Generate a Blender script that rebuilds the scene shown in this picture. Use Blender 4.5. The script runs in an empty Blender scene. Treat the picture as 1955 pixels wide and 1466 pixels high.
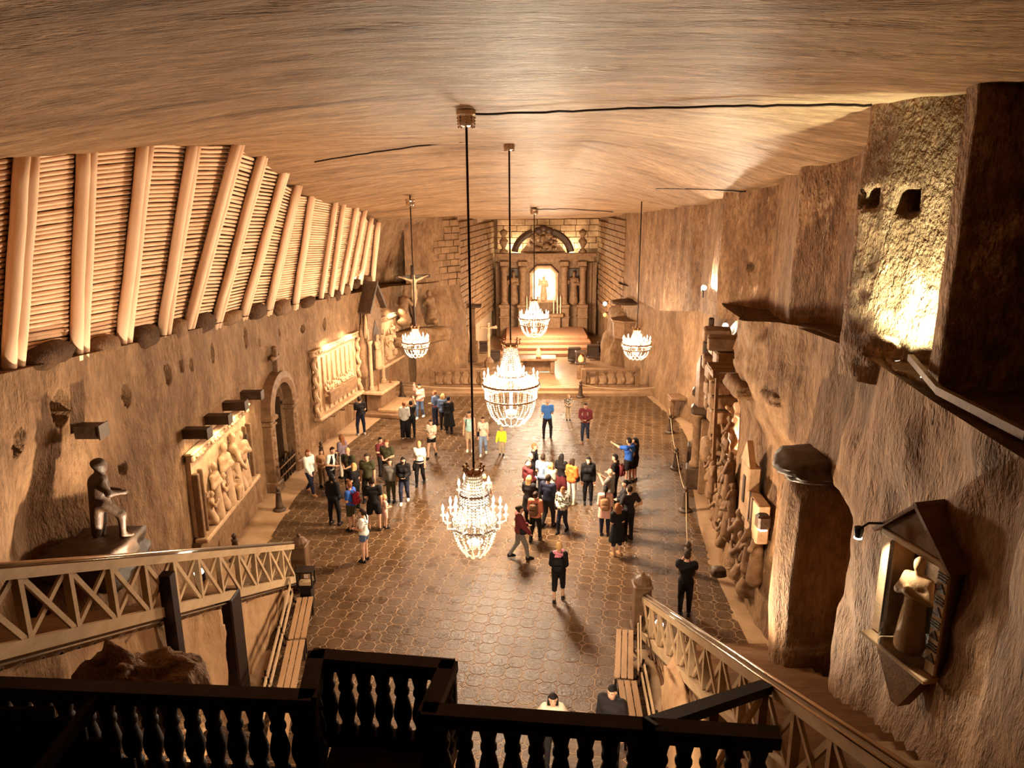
import bpy, math, random
import numpy as np
from mathutils import Vector, Matrix
random.seed(7); np.random.seed(7)
C = bpy.context.scene.collection
SC = bpy.context.scene
# ------------------------------------------------------------------ camera
H = 10.5
FPX = 1420.0
cam_d = bpy.data.cameras.new('camera'); CAM = bpy.data.objects.new('camera', cam_d); C.objects.link(CAM)
cam_d.sensor_fit = 'HORIZONTAL'; cam_d.sensor_width = 36.0; cam_d.lens = FPX / 1955.0 * 36.0
cam_d.clip_start = 0.1; cam_d.clip_end = 200
CM = Matrix.Translation((0, 0, H)) @ Matrix.Rotation(math.radians(90 - 14.5), 4, 'X') @ Matrix.Rotation(math.radians(-0.4), 4, 'Z')
CAM.matrix_world = CM
SC.camera = CAM
# ------------------------------------------------------------------ world, exposure
W = bpy.data.worlds.new('World'); SC.world = W; W.use_nodes = True
W.node_tree.nodes['Background'].inputs[0].default_value = (0.9, 0.55, 0.3, 1)
W.node_tree.nodes['Background'].inputs[1].default_value = 0.0
SC.view_settings.view_transform = 'Standard'; SC.view_settings.look = 'None'
SC.view_settings.gamma = 1.0; SC.view_settings.use_curve_mapping = False
SC.view_settings.exposure = 0.0
SC.cycles.use_denoising = True
SC.cycles.max_bounces = 6; SC.cycles.diffuse_bounces = 2; SC.cycles.glossy_bounces = 3; SC.cycles.transmission_bounces = 6
SC.cycles.sample_clamp_indirect = 4.0
SC.cycles.caustics_reflective = False; SC.cycles.caustics_refractive = False
WARM = (1.0, 0.81, 0.57)
POWER = 3.2
def lamp(name, loc, power, r=0.1, color=WARM, spot=None, aim=None, blend=0.6):
    d = bpy.data.lights.new(name, 'SPOT' if spot else 'POINT')
    d.energy = power * POWER; d.color = color; d.shadow_soft_size = r
    o = bpy.data.objects.new(name, d); C.objects.link(o); o.location = loc
    if spot:
        d.spot_size = math.radians(spot); d.spot_blend = blend
        o.rotation_euler = (Vector(aim) - Vector(loc)).to_track_quat('-Z', 'Y').to_euler()
    return o
# ------------------------------------------------------------------ geometry of the hall, read by back-projection
def ray(u, v):
    d = CM.to_3x3() @ Vector(((u - 977.5) / FPX, -(v - 733.0) / FPX, -1.0))
    return np.array(d)
O3 = np.array((0, 0, H))
def pz(u, v, z): d = ray(u, v); return Vector(O3 + d * ((z - H) / d[2]))
def py(u, v, y): d = ray(u, v); return Vector(O3 + d * (y / d[1]))
def pX(u, v, x): d = ray(u, v); return Vector(O3 + d * (x / d[0]))
def hit(u, v, fn, t0=3.0, t1=70.0, n=900):
    d = ray(u, v); a = fn(*(O3 + d * t0)); dt = (t1 - t0) / n; t = t0
    for i in range(n):
        t2 = t + dt; b = fn(*(O3 + d * t2))
        if (a < 0) != (b < 0):
            return Vector(O3 + d * (t + dt * a / (a - b)))
        t, a = t2, b
    return Vector(O3 + d * t1)
LW = [(-10, -8.6), (5, -8.6), (12, -8.8), (20, -8.75), (24.7, -8.9), (28, -8.7), (34, -7.5), (39, -6.4), (43.0, -3.4), (43.5, -3.05), (54, -1.3)]
RW = [(-10, 5.0), (6, 5.1), (10, 5.7), (15, 6.2), (19, 6.3), (22, 6.6), (25.5, 7.2), (29, 8.1), (33, 8.4), (40, 7.4), (44, 6.7), (54, 6.3)]
def tab(t, y): return float(np.interp(y, [a for a, b in t], [b for a, b in t]))
def xl(y): return tab(LW, y)
def xr(y): return tab(RW, y)
LEDGE_L = [(-10, 8.8), (12.4, 7.55), (25, 6.5), (41.5, 5.6), (60, 5.4)]
CY = [-10, 6, 12, 16, 20, 23, 30, 38, 44, 58]
CL = [11.0, 11.0, 11.1, 11.5, 11.7, 11.3, 10.2, 9.05, 8.9, 8.5]
CMi = [11.9, 11.9, 11.85, 11.85, 11.85, 11.82, 10.95, 9.62, 9.1, 8.45]
CR = [11.8, 11.8, 11.7, 11.0, 10.75, 10.4, 9.95, 9.5, 9.2, 8.45]
def ceil_z(x, y):
    l, m, r = np.interp(y, CY, CL), np.interp(y, CY, CMi), np.interp(y, CY, CR)
    x = np.asarray(x, float)
    ex = np.clip((-x - 1.0) / 6.5, 0, 1) ** 1.6; er = np.clip((x - 2.0) / 4.6, 0, 1) ** 1.4
    return m + (l - m) * ex + (r - m) * er
def on_left(u, v): return hit(u, v, lambda x, y, z: x - xl(y))
def on_right(u, v): return hit(u, v, lambda x, y, z: xr(y) - x)
def on_ceil(u, v): return hit(u, v, lambda x, y, z: float(ceil_z(x, y)) - z, 4, 60, 2000)
def floor_at(u, v): return pz(u, v, 0.0)
# ------------------------------------------------------------------ numpy noise
def _h(ix, iy, iz, s):
    n = (ix.astype(np.int64) * 73856093) ^ (iy.astype(np.int64) * 19349663) ^ (iz.astype(np.int64) * 83492791) ^ (s * 2654435761)
    n = (n ^ (n >> 13)) * 1274126177 & 0xffffffff
    n = n ^ (n >> 16)
    return (n & 0xffff) / 32767.5 - 1.0
def vnoise(p, s=0):
    p = np.asarray(p, float); i = np.floor(p).astype(np.int64); f = p - i; f = f * f * (3 - 2 * f)
    r = 0
    for dx in (0, 1):
        for dy in (0, 1):
            for dz in (0, 1):
                w = (f[..., 0] if dx else 1 - f[..., 0]) * (f[..., 1] if dy else 1 - f[..., 1]) * (f[..., 2] if dz else 1 - f[..., 2])
                r = r + w * _h(i[..., 0] + dx, i[..., 1] + dy, i[..., 2] + dz, s)
    return r
def fbm(p, o=4, s=0):
    p = np.asarray(p, float); a, r, t = 1.0, 0, 0
    for k in range(o):
        r = r + a * vnoise(p * (2.03 ** k) + 17.3 * k, s + k); t += a; a *= 0.5
    return r / t
def ridge(p, o=3, s=0):
    p = np.asarray(p, float); a, r, t = 1.0, 0, 0
    for k in range(o):
        r = r + a * (1 - 2 * np.abs(vnoise(p * (2.07 ** k) + 9.1 * k, s + k))); t += a; a *= 0.5
    return r / t
# ------------------------------------------------------------------ objects
def put(o, parent=None):
    C.objects.link(o)
    if parent is not None: o.parent = parent
    return o
def wloc(o):
    v = Vector((0, 0, 0))
    while o is not None: v = v + o.location; o = o.parent
    return v
def tag(o, label=None, cat=None, group=None, kind=None):
    if label: o['label'] = label
    if cat: o['category'] = cat
    if group: o['group'] = group
    if kind: o['kind'] = kind
    return o
def thing(name, loc, label=None, cat=None, group=None, kind=None):
    o = bpy.data.objects.new(name, None); o.location = loc; o.empty_display_size = 0.2
    return tag(put(o), label, cat, group, kind)
def copy_tree(o, loc=None, rz=None, parent=None, label=None):
    c = o.copy(); C.objects.link(c)
    if parent is not None: c.parent = parent
    if loc is not None: c.location = loc
    if rz is not None: c.rotation_euler = (0, 0, rz)
    if label: c['label'] = label
    for ch in list(o.children): copy_tree(ch, parent=c)
    return c
class MB:
    def __init__(s): s.v = []; s.f = []
    def add(s, vs, fs, M=None):
        b = len(s.v)
        s.v.extend((M @ Vector(p)) if M is not None else Vector(p) for p in vs)
        s.f.extend(tuple(b + i for i in f) for f in fs); return s
    def box(s, c, d, M=None, taper=1.0):
        x, y, z = d[0] / 2, d[1] / 2, d[2] / 2; t = taper
        vs = [(c[0] + a * x * (t if k > 0 else 1), c[1] + b * y * (t if k > 0 else 1), c[2] + k * z) for k in (-1, 1) for a, b in ((-1, -1), (1, -1), (1, 1), (-1, 1))]
        return s.add(vs, [(3, 2, 1, 0), (4, 5, 6, 7), (0, 1, 5, 4), (1, 2, 6, 5), (2, 3, 7, 6), (3, 0, 4, 7)], M)
    def bbox(s, c, d, b=0.02, M=None):       # box with chamfered edges
        x, y, z = d[0] / 2, d[1] / 2, d[2] / 2; b = min(b, x * .9, y * .9, z * .9)
        def rg(X, Y): return [(-X + b, -Y), (X - b, -Y), (X, -Y + b), (X, Y - b), (X - b, Y), (-X + b, Y), (-X, Y - b), (-X, -Y + b)]
        vs = []
        for zz, X, Y in ((-z, x - b, y - b), (-z + b, x, y), (z - b, x, y), (z, x - b, y - b)):
            vs += [(c[0] + p, c[1] + q, c[2] + zz) for p, q in rg(X, Y)]
        fs = [tuple(reversed(range(8))), tuple(range(24, 32))]
        for k in range(3):
            for i in range(8): fs.append((k * 8 + i, k * 8 + (i + 1) % 8, k * 8 + 8 + (i + 1) % 8, k * 8 + 8 + i))
        return s.add(vs, fs, M)
    def tube(s, pts, r, n=8, cap=True, M=None, flat=None):
        pts = [Vector(p) for p in pts]; k = len(pts)
        if not hasattr(r, '__len__'): r = [r] * k
        vs = []; up = None
        for i, p in enumerate(pts):
            t = (pts[min(i + 1, k - 1)] - pts[max(i - 1, 0)])
            t = t.normalized() if t.length > 1e-9 else Vector((0, 0, 1))
            if up is None:
                up = Vector((0, 0, 1)) if abs(t.z) < 0.9 else Vector((0, 1, 0))
            a = up - t * up.dot(t)
            if a.length < 1e-6: a = t.orthogonal()
            a.normalize(); b = t.cross(a); up = a
            for j in range(n):
                g = 2 * math.pi * j / n
                vs.append(p + a * math.cos(g) * r[i] * (flat or 1) + b * math.sin(g) * r[i])
        fs = [(i * n + j, i * n + (j + 1) % n, (i + 1) * n + (j + 1) % n, (i + 1) * n + j) for i in range(k - 1) for j in range(n)]
        if cap: fs += [tuple(reversed(range(n))), tuple(range((k - 1) * n, k * n))]
        return s.add(vs, fs, M)
    def lathe(s, prof, n=16, M=None, c=(0, 0, 0), sq=0):
        vs = []
        for r, z in prof:
            for j in range(n):
                g = 2 * math.pi * (j + .5) / n
                vs.append((c[0] + r * math.cos(g), c[1] + r * math.sin(g), c[2] + z))
        k = len(prof)
        fs = [(i * n + j, i * n + (j + 1) % n, (i + 1) * n + (j + 1) % n, (i + 1) * n + j) for i in range(k - 1) for j in range(n)]
        fs += [tuple(reversed(range(n))), tuple(range((k - 1) * n, k * n))]
        return s.add(vs, fs, M)
    def ball(s, c, r, n=8, m=6, M=None):
        if not hasattr(r, '__len__'): r = (r, r, r)
        vs = [(c[0], c[1], c[2] - r[2])]
        for i in range(1, m):
            a = math.pi * i / m - math.pi / 2
            for j in range(n):
                g = 2 * math.pi * j / n
                vs.append((c[0] + r[0] * math.cos(a) * math.cos(g), c[1] + r[1] * math.cos(a) * math.sin(g), c[2] + r[2] * math.sin(a)))
        vs.append((c[0], c[1], c[2] + r[2])); t = len(vs) - 1
        fs = [(0, 1 + (j + 1) % n, 1 + j) for j in range(n)]
        for i in range(m - 2):
            fs += [(1 + i * n + j, 1 + i * n + (j + 1) % n, 1 + (i + 1) * n + (j + 1) % n, 1 + (i + 1) * n + j) for j in range(n)]
        b = 1 + (m - 2) * n
        fs += [(b + j, b + (j + 1) % n, t) for j in range(n)]
        return s.add(vs, fs, M)
    def prism(s, poly, d, M=None):           # poly in local x,z ; extruded along local y from 0 to d
        n = len(poly)
        vs = [(x, 0, z) for x, z in poly] + [(x, d, z) for x, z in poly]
        fs = [tuple(range(n)), tuple(reversed(range(n, 2 * n)))] + [(i, i + n, (i + 1) % n + n, (i + 1) % n) for i in range(n)]
        return s.add(vs, fs, M)
    def beam(s, a, b, w, h, up=(0, 0, 1)):   # straight beam between two points, section w (sideways) by h (up)
        a, b = Vector(a), Vector(b); t = (b - a); L = t.length; t.normalize()
        x = t.cross(Vector(up)).normalized(); z = x.cross(t)
        M = Matrix(((x.x, t.x, z.x, a.x), (x.y, t.y, z.y, a.y), (x.z, t.z, z.z, a.z), (0, 0, 0, 1)))
        return s.box((0, L / 2, 0), (w, L, h), M)
    def build(s, name, mat, parent=None, smooth=False, loc=None, kind=None, label=None):
        me = bpy.data.meshes.new(name); o = bpy.data.objects.new(name, me)
        base = wloc(parent) if parent is not None else Vector(loc or (0, 0, 0))
        if parent is None: o.location = base
        me.from_pydata([tuple(p - base) for p in s.v], [], s.f)
        me.materials.append(mat)
        if smooth: me.polygons.foreach_set('use_smooth', [True] * len(me.polygons))
        put(o, parent)
        fix(me)
        if kind: o['kind'] = kind
        if label: o['label'] = label
        return o
import bmesh
def fix(me):
    bm = bmesh.new(); bm.from_mesh(me); bmesh.ops.recalc_face_normals(bm, faces=bm.faces); bm.to_mesh(me); bm.free()
def np_obj(name, V, F, mat, parent=None, smooth=True, kind=None, label=None, loc=None, angle=None):
    me = bpy.data.meshes.new(name); o = bpy.data.objects.new(name, me)
    base = np.array(wloc(parent)) if parent is not None else np.array(loc or (0, 0, 0), float)
    if parent is None: o.location = base
    V = np.asarray(V, float) - base; F = np.asarray(F, np.int32)
    k = F.shape[1]
    me.vertices.add(len(V)); me.vertices.foreach_set('co', V.astype(np.float32).ravel())
    me.loops.add(F.size); me.loops.foreach_set('vertex_index', F.ravel())
    me.polygons.add(len(F)); me.polygons.foreach_set('loop_start', np.arange(0, F.size, k, dtype=np.int32))
    if smooth: me.polygons.foreach_set('use_smooth', np.ones(len(F), bool))
    me.update(calc_edges=True); me.validate()
    me.materials.append(mat); put(o, parent)
    if kind: o['kind'] = kind
    if label: o['label'] = label
    return o
def grid_faces(n, m, flip=False):
    a = np.arange(n * m).reshape(n, m)
    q = np.stack([a[:-1, :-1], a[1:, :-1], a[1:, 1:], a[:-1, 1:]], -1).reshape(-1, 4)
    return q[:, ::-1] if flip else q
# ------------------------------------------------------------------ signed distance figures -> one continuous surface
def smin(a, b, k):
    h = np.maximum(k - np.abs(a - b), 0) / k
    return np.minimum(a, b) - h * h * k * 0.25
def sdf_mesh(prims, res=0.02, k=0.03, clip=None):
    """prims: ('c', a, b, ra, rb) tapered capsules and ('e', c, (rx,ry,rz)) ellipsoids"""
    lo = np.full(3, 1e9); hi = -lo
    for p in prims:
        if p[0] == 'c':
            a, b = np.array(p[1], float), np.array(p[2], float); r = max(p[3], p[4])
            lo = np.minimum(lo, np.minimum(a, b) - r); hi = np.maximum(hi, np.maximum(a, b) + r)
        else:
            c, r = np.array(p[1], float), np.array(p[2], float); lo = np.minimum(lo, c - r); hi = np.maximum(hi, c + r)
    lo -= 3 * res; hi += 3 * res
    n = np.ceil((hi - lo) / res).astype(int) + 1
    F = np.full(n, 0.3, np.float32)
    ax = [lo[i] + res * np.arange(n[i]) for i in range(3)]
    m = k + 2.5 * res
    for p in prims:
        if p[0] == 'c':
            a, b = np.array(p[1], float), np.array(p[2], float); r = max(p[3], p[4]); l, h = np.minimum(a, b) - r - m, np.maximum(a, b) + r + m
        else:
            c, rr = np.array(p[1], float), np.array(p[2], float); l, h = c - rr - m, c + rr + m
        i0 = np.maximum(np.floor((l - lo) / res).astype(int), 0); i1 = np.minimum(np.ceil((h - lo) / res).astype(int) + 1, n)
        sl = tuple(slice(i0[i], i1[i]) for i in range(3))
        X, Y, Z = np.meshgrid(ax[0][sl[0]], ax[1][sl[1]], ax[2][sl[2]], indexing='ij')
        if p[0] == 'c':
            ab = b - a; L = max(ab @ ab, 1e-9)
            t = np.clip(((X - a[0]) * ab[0] + (Y - a[1]) * ab[1] + (Z - a[2]) * ab[2]) / L, 0, 1)
            d = np.sqrt((X - a[0] - t * ab[0]) ** 2 + (Y - a[1] - t * ab[1]) ** 2 + (Z - a[2] - t * ab[2]) ** 2) - (p[3] + t * (p[4] - p[3]))
        else:
            q = np.sqrt(((X - c[0]) / rr[0]) ** 2 + ((Y - c[1]) / rr[1]) ** 2 + ((Z - c[2]) / rr[2]) ** 2)
            d = (q - 1) * min(rr)
        F[sl] = smin(F[sl], d.astype(np.float32), k)
    if clip is not None:
        X, Y, Z = np.meshgrid(*ax, indexing='ij'); F = np.maximum(F, clip(X, Y, Z).astype(np.float32))
        F[[0, -1]] = .3; F[:, [0, -1]] = .3; F[:, :, [0, -1]] = .3
    return nets(F, lo, res)
def nets(F, lo, res):
    S = F < 0; n = np.array(F.shape)
    c = [S[dx:n[0] - 1 + dx, dy:n[1] - 1 + dy, dz:n[2] - 1 + dz] for dx in (0, 1) for dy in (0, 1) for dz in (0, 1)]
    cnt = sum(x.astype(np.int8) for x in c); act = (cnt > 0) & (cnt < 8)
    idx = np.full(act.shape, -1, np.int64); ids = np.argwhere(act); idx[act] = np.arange(len(ids))
    P = np.zeros((len(ids), 3)); N = np.zeros(len(ids))
    for axn in range(3):
        o1, o2 = [i for i in range(3) if i != axn]
        for a in (0, 1):
            for b in (0, 1):
                q = ids.copy(); q[:, o1] += a; q[:, o2] += b; q2 = q.copy(); q2[:, axn] += 1
                f0 = F[q[:, 0], q[:, 1], q[:, 2]]; f1 = F[q2[:, 0], q2[:, 1], q2[:, 2]]
                x = (f0 < 0) != (f1 < 0); t = np.where(x, f0 / np.where(x, f0 - f1, 1), 0)
                pt = q.astype(float); pt[:, axn] += t
                P[x] += pt[x]; N[x] += 1
    P = P / N[:, None] * res + lo
    faces = []
    for axn in range(3):
        o1, o2 = (axn + 1) % 3, (axn + 2) % 3
        sl0 = [slice(None)] * 3; sl1 = [slice(None)] * 3; sl0[axn] = slice(0, -1); sl1[axn] = slice(1, None)
        e = np.argwhere(S[tuple(sl0)] != S[tuple(sl1)])
        e = e[(e[:, o1] > 0) & (e[:, o2] > 0) & (e[:, o1] < n[o1] - 1) & (e[:, o2] < n[o2] - 1)]
        if not len(e): continue
        sgn = S[e[:, 0], e[:, 1], e[:, 2]]
        def ix(a, b):
            q = e.copy(); q[:, o1] -= a; q[:, o2] -= b; return idx[q[:, 0], q[:, 1], q[:, 2]]
        f = np.stack([ix(1, 1), ix(0, 1), ix(0, 0), ix(1, 0)], 1)
        f[~sgn] = f[~sgn][:, ::-1]; faces.append(f)
    return P, np.concatenate(faces)
def xf(V, M):
    M = np.array(M); return np.asarray(V) @ M[:3, :3].T + M[:3, 3]
# ------------------------------------------------------------------ materials
def S(r, g, b):      # sRGB 0-255 to linear
    f = lambda c: (c / 255 / 12.92) if c <= 10 else ((c / 255 + .055) / 1.055) ** 2.4
    return (f(r), f(g), f(b), 1)
_mats = {}
def mat(name, col, rough=0.7, col2=None, scale=6, bump=0.0, bscale=25, stretch=(1, 1, 1), metal=0, emit=None, estr=0, spec=0.14, detail=5, rough2=None, mid=(.35, .65), third=None, cloth=False, grain=None, bdist=.05, fine=0, dim=1.0):
    if name in _mats: return _mats[name]
    if not emit and not cloth:
        q = lambda c: None if c is None else (c[0] * dim, c[1] * .94 * dim, c[2] * .95 * dim, 1)
        col, col2 = q(col), q(col2)
        if third: third = (q(third[0]),) + tuple(third[1:])
    m = bpy.data.materials.new(name); m.use_nodes = True; nt = m.node_tree; b = nt.nodes['Principled BSDF']
    b.inputs['Base Color'].default_value = col; b.inputs['Roughness'].default_value = rough; b.inputs['Metallic'].default_value = metal
    b.inputs['Specular IOR Level'].default_value = spec
    if col2 or bump or rough2:
        tc = nt.nodes.new('ShaderNodeTexCoord'); mp = nt.nodes.new('ShaderNodeMapping'); mp.inputs['Scale'].default_value = stretch
        g = nt.nodes.new('ShaderNodeNewGeometry')
        nt.links.new(g.outputs['Position'], mp.inputs[0])
        if col2:
            n = nt.nodes.new('ShaderNodeTexNoise'); n.inputs['Scale'].default_value = scale; n.inputs['Detail'].default_value = detail; n.inputs['Roughness'].default_value = .62
            nt.links.new(mp.outputs[0], n.inputs['Vector'])
            r = nt.nodes.new('ShaderNodeValToRGB'); r.color_ramp.elements[0].position = mid[0]; r.color_ramp.elements[1].position = mid[1]
            r.color_ramp.elements[0].color = col; r.color_ramp.elements[1].color = col2
            nt.links.new(n.outputs['Fac'], r.inputs[0]); out = r.outputs[0]
            if third:        # third: (colour, scale, low, high, stretch): stains or veins with a shape of their own
                mp2 = nt.nodes.new('ShaderNodeMapping'); mp2.inputs['Scale'].default_value = third[4]; nt.links.new(g.outputs['Position'], mp2.inputs[0])
                n2 = nt.nodes.new('ShaderNodeTexNoise'); n2.inputs['Scale'].default_value = third[1]; n2.inputs['Detail'].default_value = 7; n2.inputs['Roughness'].default_value = .7
                nt.links.new(mp2.outputs[0], n2.inputs['Vector'])
                mr = nt.nodes.new('ShaderNodeMapRange'); mr.inputs[1].default_value = third[2]; mr.inputs[2].default_value = third[3]; nt.links.new(n2.outputs['Fac'], mr.inputs[0])
                mx = nt.nodes.new('ShaderNodeMix'); mx.data_type = 'RGBA'; nt.links.new(mr.outputs[0], mx.inputs['Factor']); nt.links.new(out, mx.inputs['A']); mx.inputs['B'].default_value = third[0]
                out = mx.outputs['Result']
            if grain:        # grain: (scale, low, high, stretch): crystals and pick marks
                mp3 = nt.nodes.new('ShaderNodeMapping'); mp3.inputs['Scale'].default_value = grain[3]; nt.links.new(g.outputs['Position'], mp3.inputs[0])
                n4 = nt.nodes.new('ShaderNodeTexNoise'); n4.inputs['Scale'].default_value = grain[0]; n4.inputs['Detail'].default_value = 4; n4.inputs['Roughness'].default_value = .7; nt.links.new(mp3.outputs[0], n4.inputs['Vector'])
                m4 = nt.nodes.new('ShaderNodeMapRange'); m4.inputs[1].default_value = .32; m4.inputs[2].default_value = .68; m4.inputs[3].default_value = grain[1]; m4.inputs[4].default_value = grain[2]; nt.links.new(n4.outputs['Fac'], m4.inputs[0])
                vm = nt.nodes.new('ShaderNodeVectorMath'); vm.operation = 'SCALE'; nt.links.new(out, vm.inputs[0]); nt.links.new(m4.outputs[0], vm.inputs['Scale']); out = vm.outputs[0]
            nt.links.new(out, b.inputs['Base Color'])
            if rough2 is not None:
                mr = nt.nodes.new('ShaderNodeMapRange'); mr.inputs[1].default_value = .3; mr.inputs[2].default_value = .7; mr.inputs[3].default_value = rough; mr.inputs[4].default_value = rough2
                nt.links.new(n.outputs['Fac'], mr.inputs[0]); nt.links.new(mr.outputs[0], b.inputs['Roughness'])
        if bump:
            n3 = nt.nodes.new('ShaderNodeTexNoise'); n3.inputs['Scale'].default_value = bscale; n3.inputs['Detail'].default_value = 5; n3.inputs['Roughness'].default_value = .65
            nt.links.new(mp.outputs[0], n3.inputs['Vector'])
            bp = nt.nodes.new('ShaderNodeBump'); bp.inputs['Strength'].default_value = bump; bp.inputs['Distance'].default_value = bdist
            hgt = n3.outputs['Fac']
            nt.links.new(hgt, bp.inputs['Height']); last = bp
            if fine:
                n5 = nt.nodes.new('ShaderNodeTexNoise'); n5.inputs['Scale'].default_value = fine; n5.inputs['Detail'].default_value = 3; nt.links.new(mp.outputs[0], n5.inputs['Vector'])
                bp2 = nt.nodes.new('ShaderNodeBump'); bp2.inputs['Strength'].default_value = bump; bp2.inputs['Distance'].default_value = bdist * .35; nt.links.new(n5.outputs['Fac'], bp2.inputs['Height']); nt.links.new(bp.outputs[0], bp2.inputs['Normal']); last = bp2
            nt.links.new(last.outputs[0], b.inputs['Normal'])
    if emit:
        b.inputs['Emission Color'].default_value = emit; b.inputs['Emission Strength'].default_value = estr
    _mats[name] = m; return m
M_rock = mat('salt_rock', (.21, .11, .049, 1), .72, (.35, .205, .10, 1), 1.3, .8, 6, (1, 1, .45), third=((.10, .048, .02, 1), .9, .54, .74, (1, 1, .6)), grain=(9, .72, 1.28, (1, 1, .35)), bdist=.12, fine=26, dim=0.7)
M_rockR = mat('salt_rock_veined', (.14, .07, .03, 1), .66, (.29, .165, .08, 1), 1.5, 1.0, 5, (1, 1, .5), third=((.60, .42, .25, 1), 1.1, .59, .70, (1, 1, .55)), grain=(8, .6, 1.4, (1, 1, .5)), bdist=.14, fine=22, dim=1.0)
M_ceil = mat('salt_ceiling', (.25, .135, .06, 1), .5, (.46, .28, .142, 1), 2.2, .9, 6, (.25, 1.7, 1), spec=.25, third=((.11, .052, .022, 1), .8, .55, .70, (.14, 1.5, 1)), grain=(10, .68, 1.32, (.3, 1, 1)), bdist=.12, fine=30, dim=0.95)
M_dark = mat('dark_salt_rock', (.075, .035, .015, 1), .8, (.15, .08, .036, 1), 3, .9, 8, bdist=.1, fine=30, dim=0.8)
M_pale = mat('carved_pale_salt', (.36, .22, .115, 1), .6, (.52, .34, .19, 1), 4, .3, 20, dim=0.95)
M_carv = mat('carved_grey_salt', (.17, .092, .043, 1), .55, (.29, .165, .08, 1), 5, .4, 18, dim=0.75)
M_statue = mat('dark_carved_salt', (.055, .028, .013, 1), .5, (.10, .055, .027, 1), 6, .3, 18, spec=.3, dim=0.7)
M_brick = mat('salt_block', (.19, .105, .05, 1), .7, (.32, .185, .09, 1), 2.2, .5, 16, dim=0.78)
M_mortar = mat('pale_mortar', (.5, .34, .2, 1), .9, dim=0.7)
M_tile = mat('floor_salt_tile', (.125, .066, .029, 1), .22, (.22, .125, .058, 1), 1.6, .4, 14, spec=.14, rough2=.38, third=((.085, .043, .018, 1), .5, .5, .75, (1, 1, 1)), grain=(16, .8, 1.2, (1, 1, 1)), dim=0.45)
M_grout = mat('pale_grout', (.46, .30, .165, 1), .75, (.38, .24, .13, 1), 5, dim=0.70)
M_log = mat('peeled_log', (.86, .57, .35, 1), .6, (.92, .65, .42, 1), 2.5, .15, 20, (1.2, 1.2, .35), third=((.42, .2, .08, 1), 9, .68, .74, (1, 1, .6)))
M_pole = mat('peeled_pole', (.84, .54, .32, 1), .65, (.92, .63, .40, 1), 5, .2, 20, (1, .3, 1), third=((.4, .19, .075, 1), 7, .62, .74, (1, .4, 1)))
M_wood = mat('pale_painted_wood', (.42, .29, .16, 1), .55, (.55, .39, .22, 1), 4, .2, 25, (1, .3, 1), dim=0.85)
M_bench = mat('bench_wood', (.36, .21, .10, 1), .5, (.46, .28, .14, 1), 5, .2, 25, (1, .2, 1), dim=0.8)
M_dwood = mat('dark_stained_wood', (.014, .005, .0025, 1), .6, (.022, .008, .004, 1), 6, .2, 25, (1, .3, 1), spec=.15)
M_iron = mat('dark_iron', (.03, .018, .012, 1), .45, metal=.6)
M_brass = mat('worn_brass', (.30, .16, .07, 1), .4, metal=.8)
M_chrome = mat('steel_tube', (.55, .45, .33, 1), .25, metal=.9)
M_black = mat('black_plastic', (.012, .008, .006, 1), .4)
M_crystal = mat('lit_crystal', (.5, .42, .32, 1), .2, emit=(.92, .80, .66, 1), estr=.9)  # glow put into arms and bowls so they look lit by the bulbs
M_bead = mat('glowing_bead', (.34, .27, .19, 1), .15, emit=(1.0, .76, .52, 1), estr=.22, spec=.5)  # faint glow put in for bulb light caught in the beads
M_bulb = mat('lit_bulb', (1, .9, .75, 1), .3, emit=(.96, .87, .74, 1), estr=1.6)
M_spot = mat('lit_lamp_face', (1, .9, .75, 1), .3, emit=(1.0, .90, .74, 1), estr=9)
M_candle = mat('lit_orange_candle', (1, .4, .15, 1), .3, emit=(1.0, .33, .10, 1), estr=1.6)
M_rope = mat('pale_rope', (.5, .36, .21, 1), .8)
# ================================================================== LIGHT OF THE PLACE: five chandeliers (their lamps) and the small spots
CH = [  # mount pixel, top of crown v, bottom v, distance y
    dict(u=890, vm=222, y=13.7, ub=907, vt=890, vb=1058, kind='tiered'),
    dict(u=972, vm=275, y=22.5, ub=975, vt=648, vb=806, kind='basket'),
    dict(u=1020, vm=402, y=38.0, ub=1021, vt=568, vb=641, kind='basket'),
    dict(u=783, vm=385, y=32.4, ub=796, vt=622, vb=680, kind='basket'),
    dict(u=1226, vm=358, y=32.0, ub=1214, vt=625, vb=684, kind='basket')]
for c in CH:
    c['m'] = py(c['u'], c['vm'], c['y']); x, y = c['m'].x, c['m'].y
    c['zt'] = py(c['ub'], c['vt'], y).z; c['zb'] = py(c['ub'], c['vb'], y).z; c['x'] = x
LPOW = [500, 2550, 1750, 1150, 1000]
for c, P in zip(CH, LPOW):
    h = c['zt'] - c['zb']
    lamp('chandelier_light', (c['x'], c['y'], c['zb'] + h * .42), P, r=.45 if c['kind'] == 'tiered' else .55)
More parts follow.
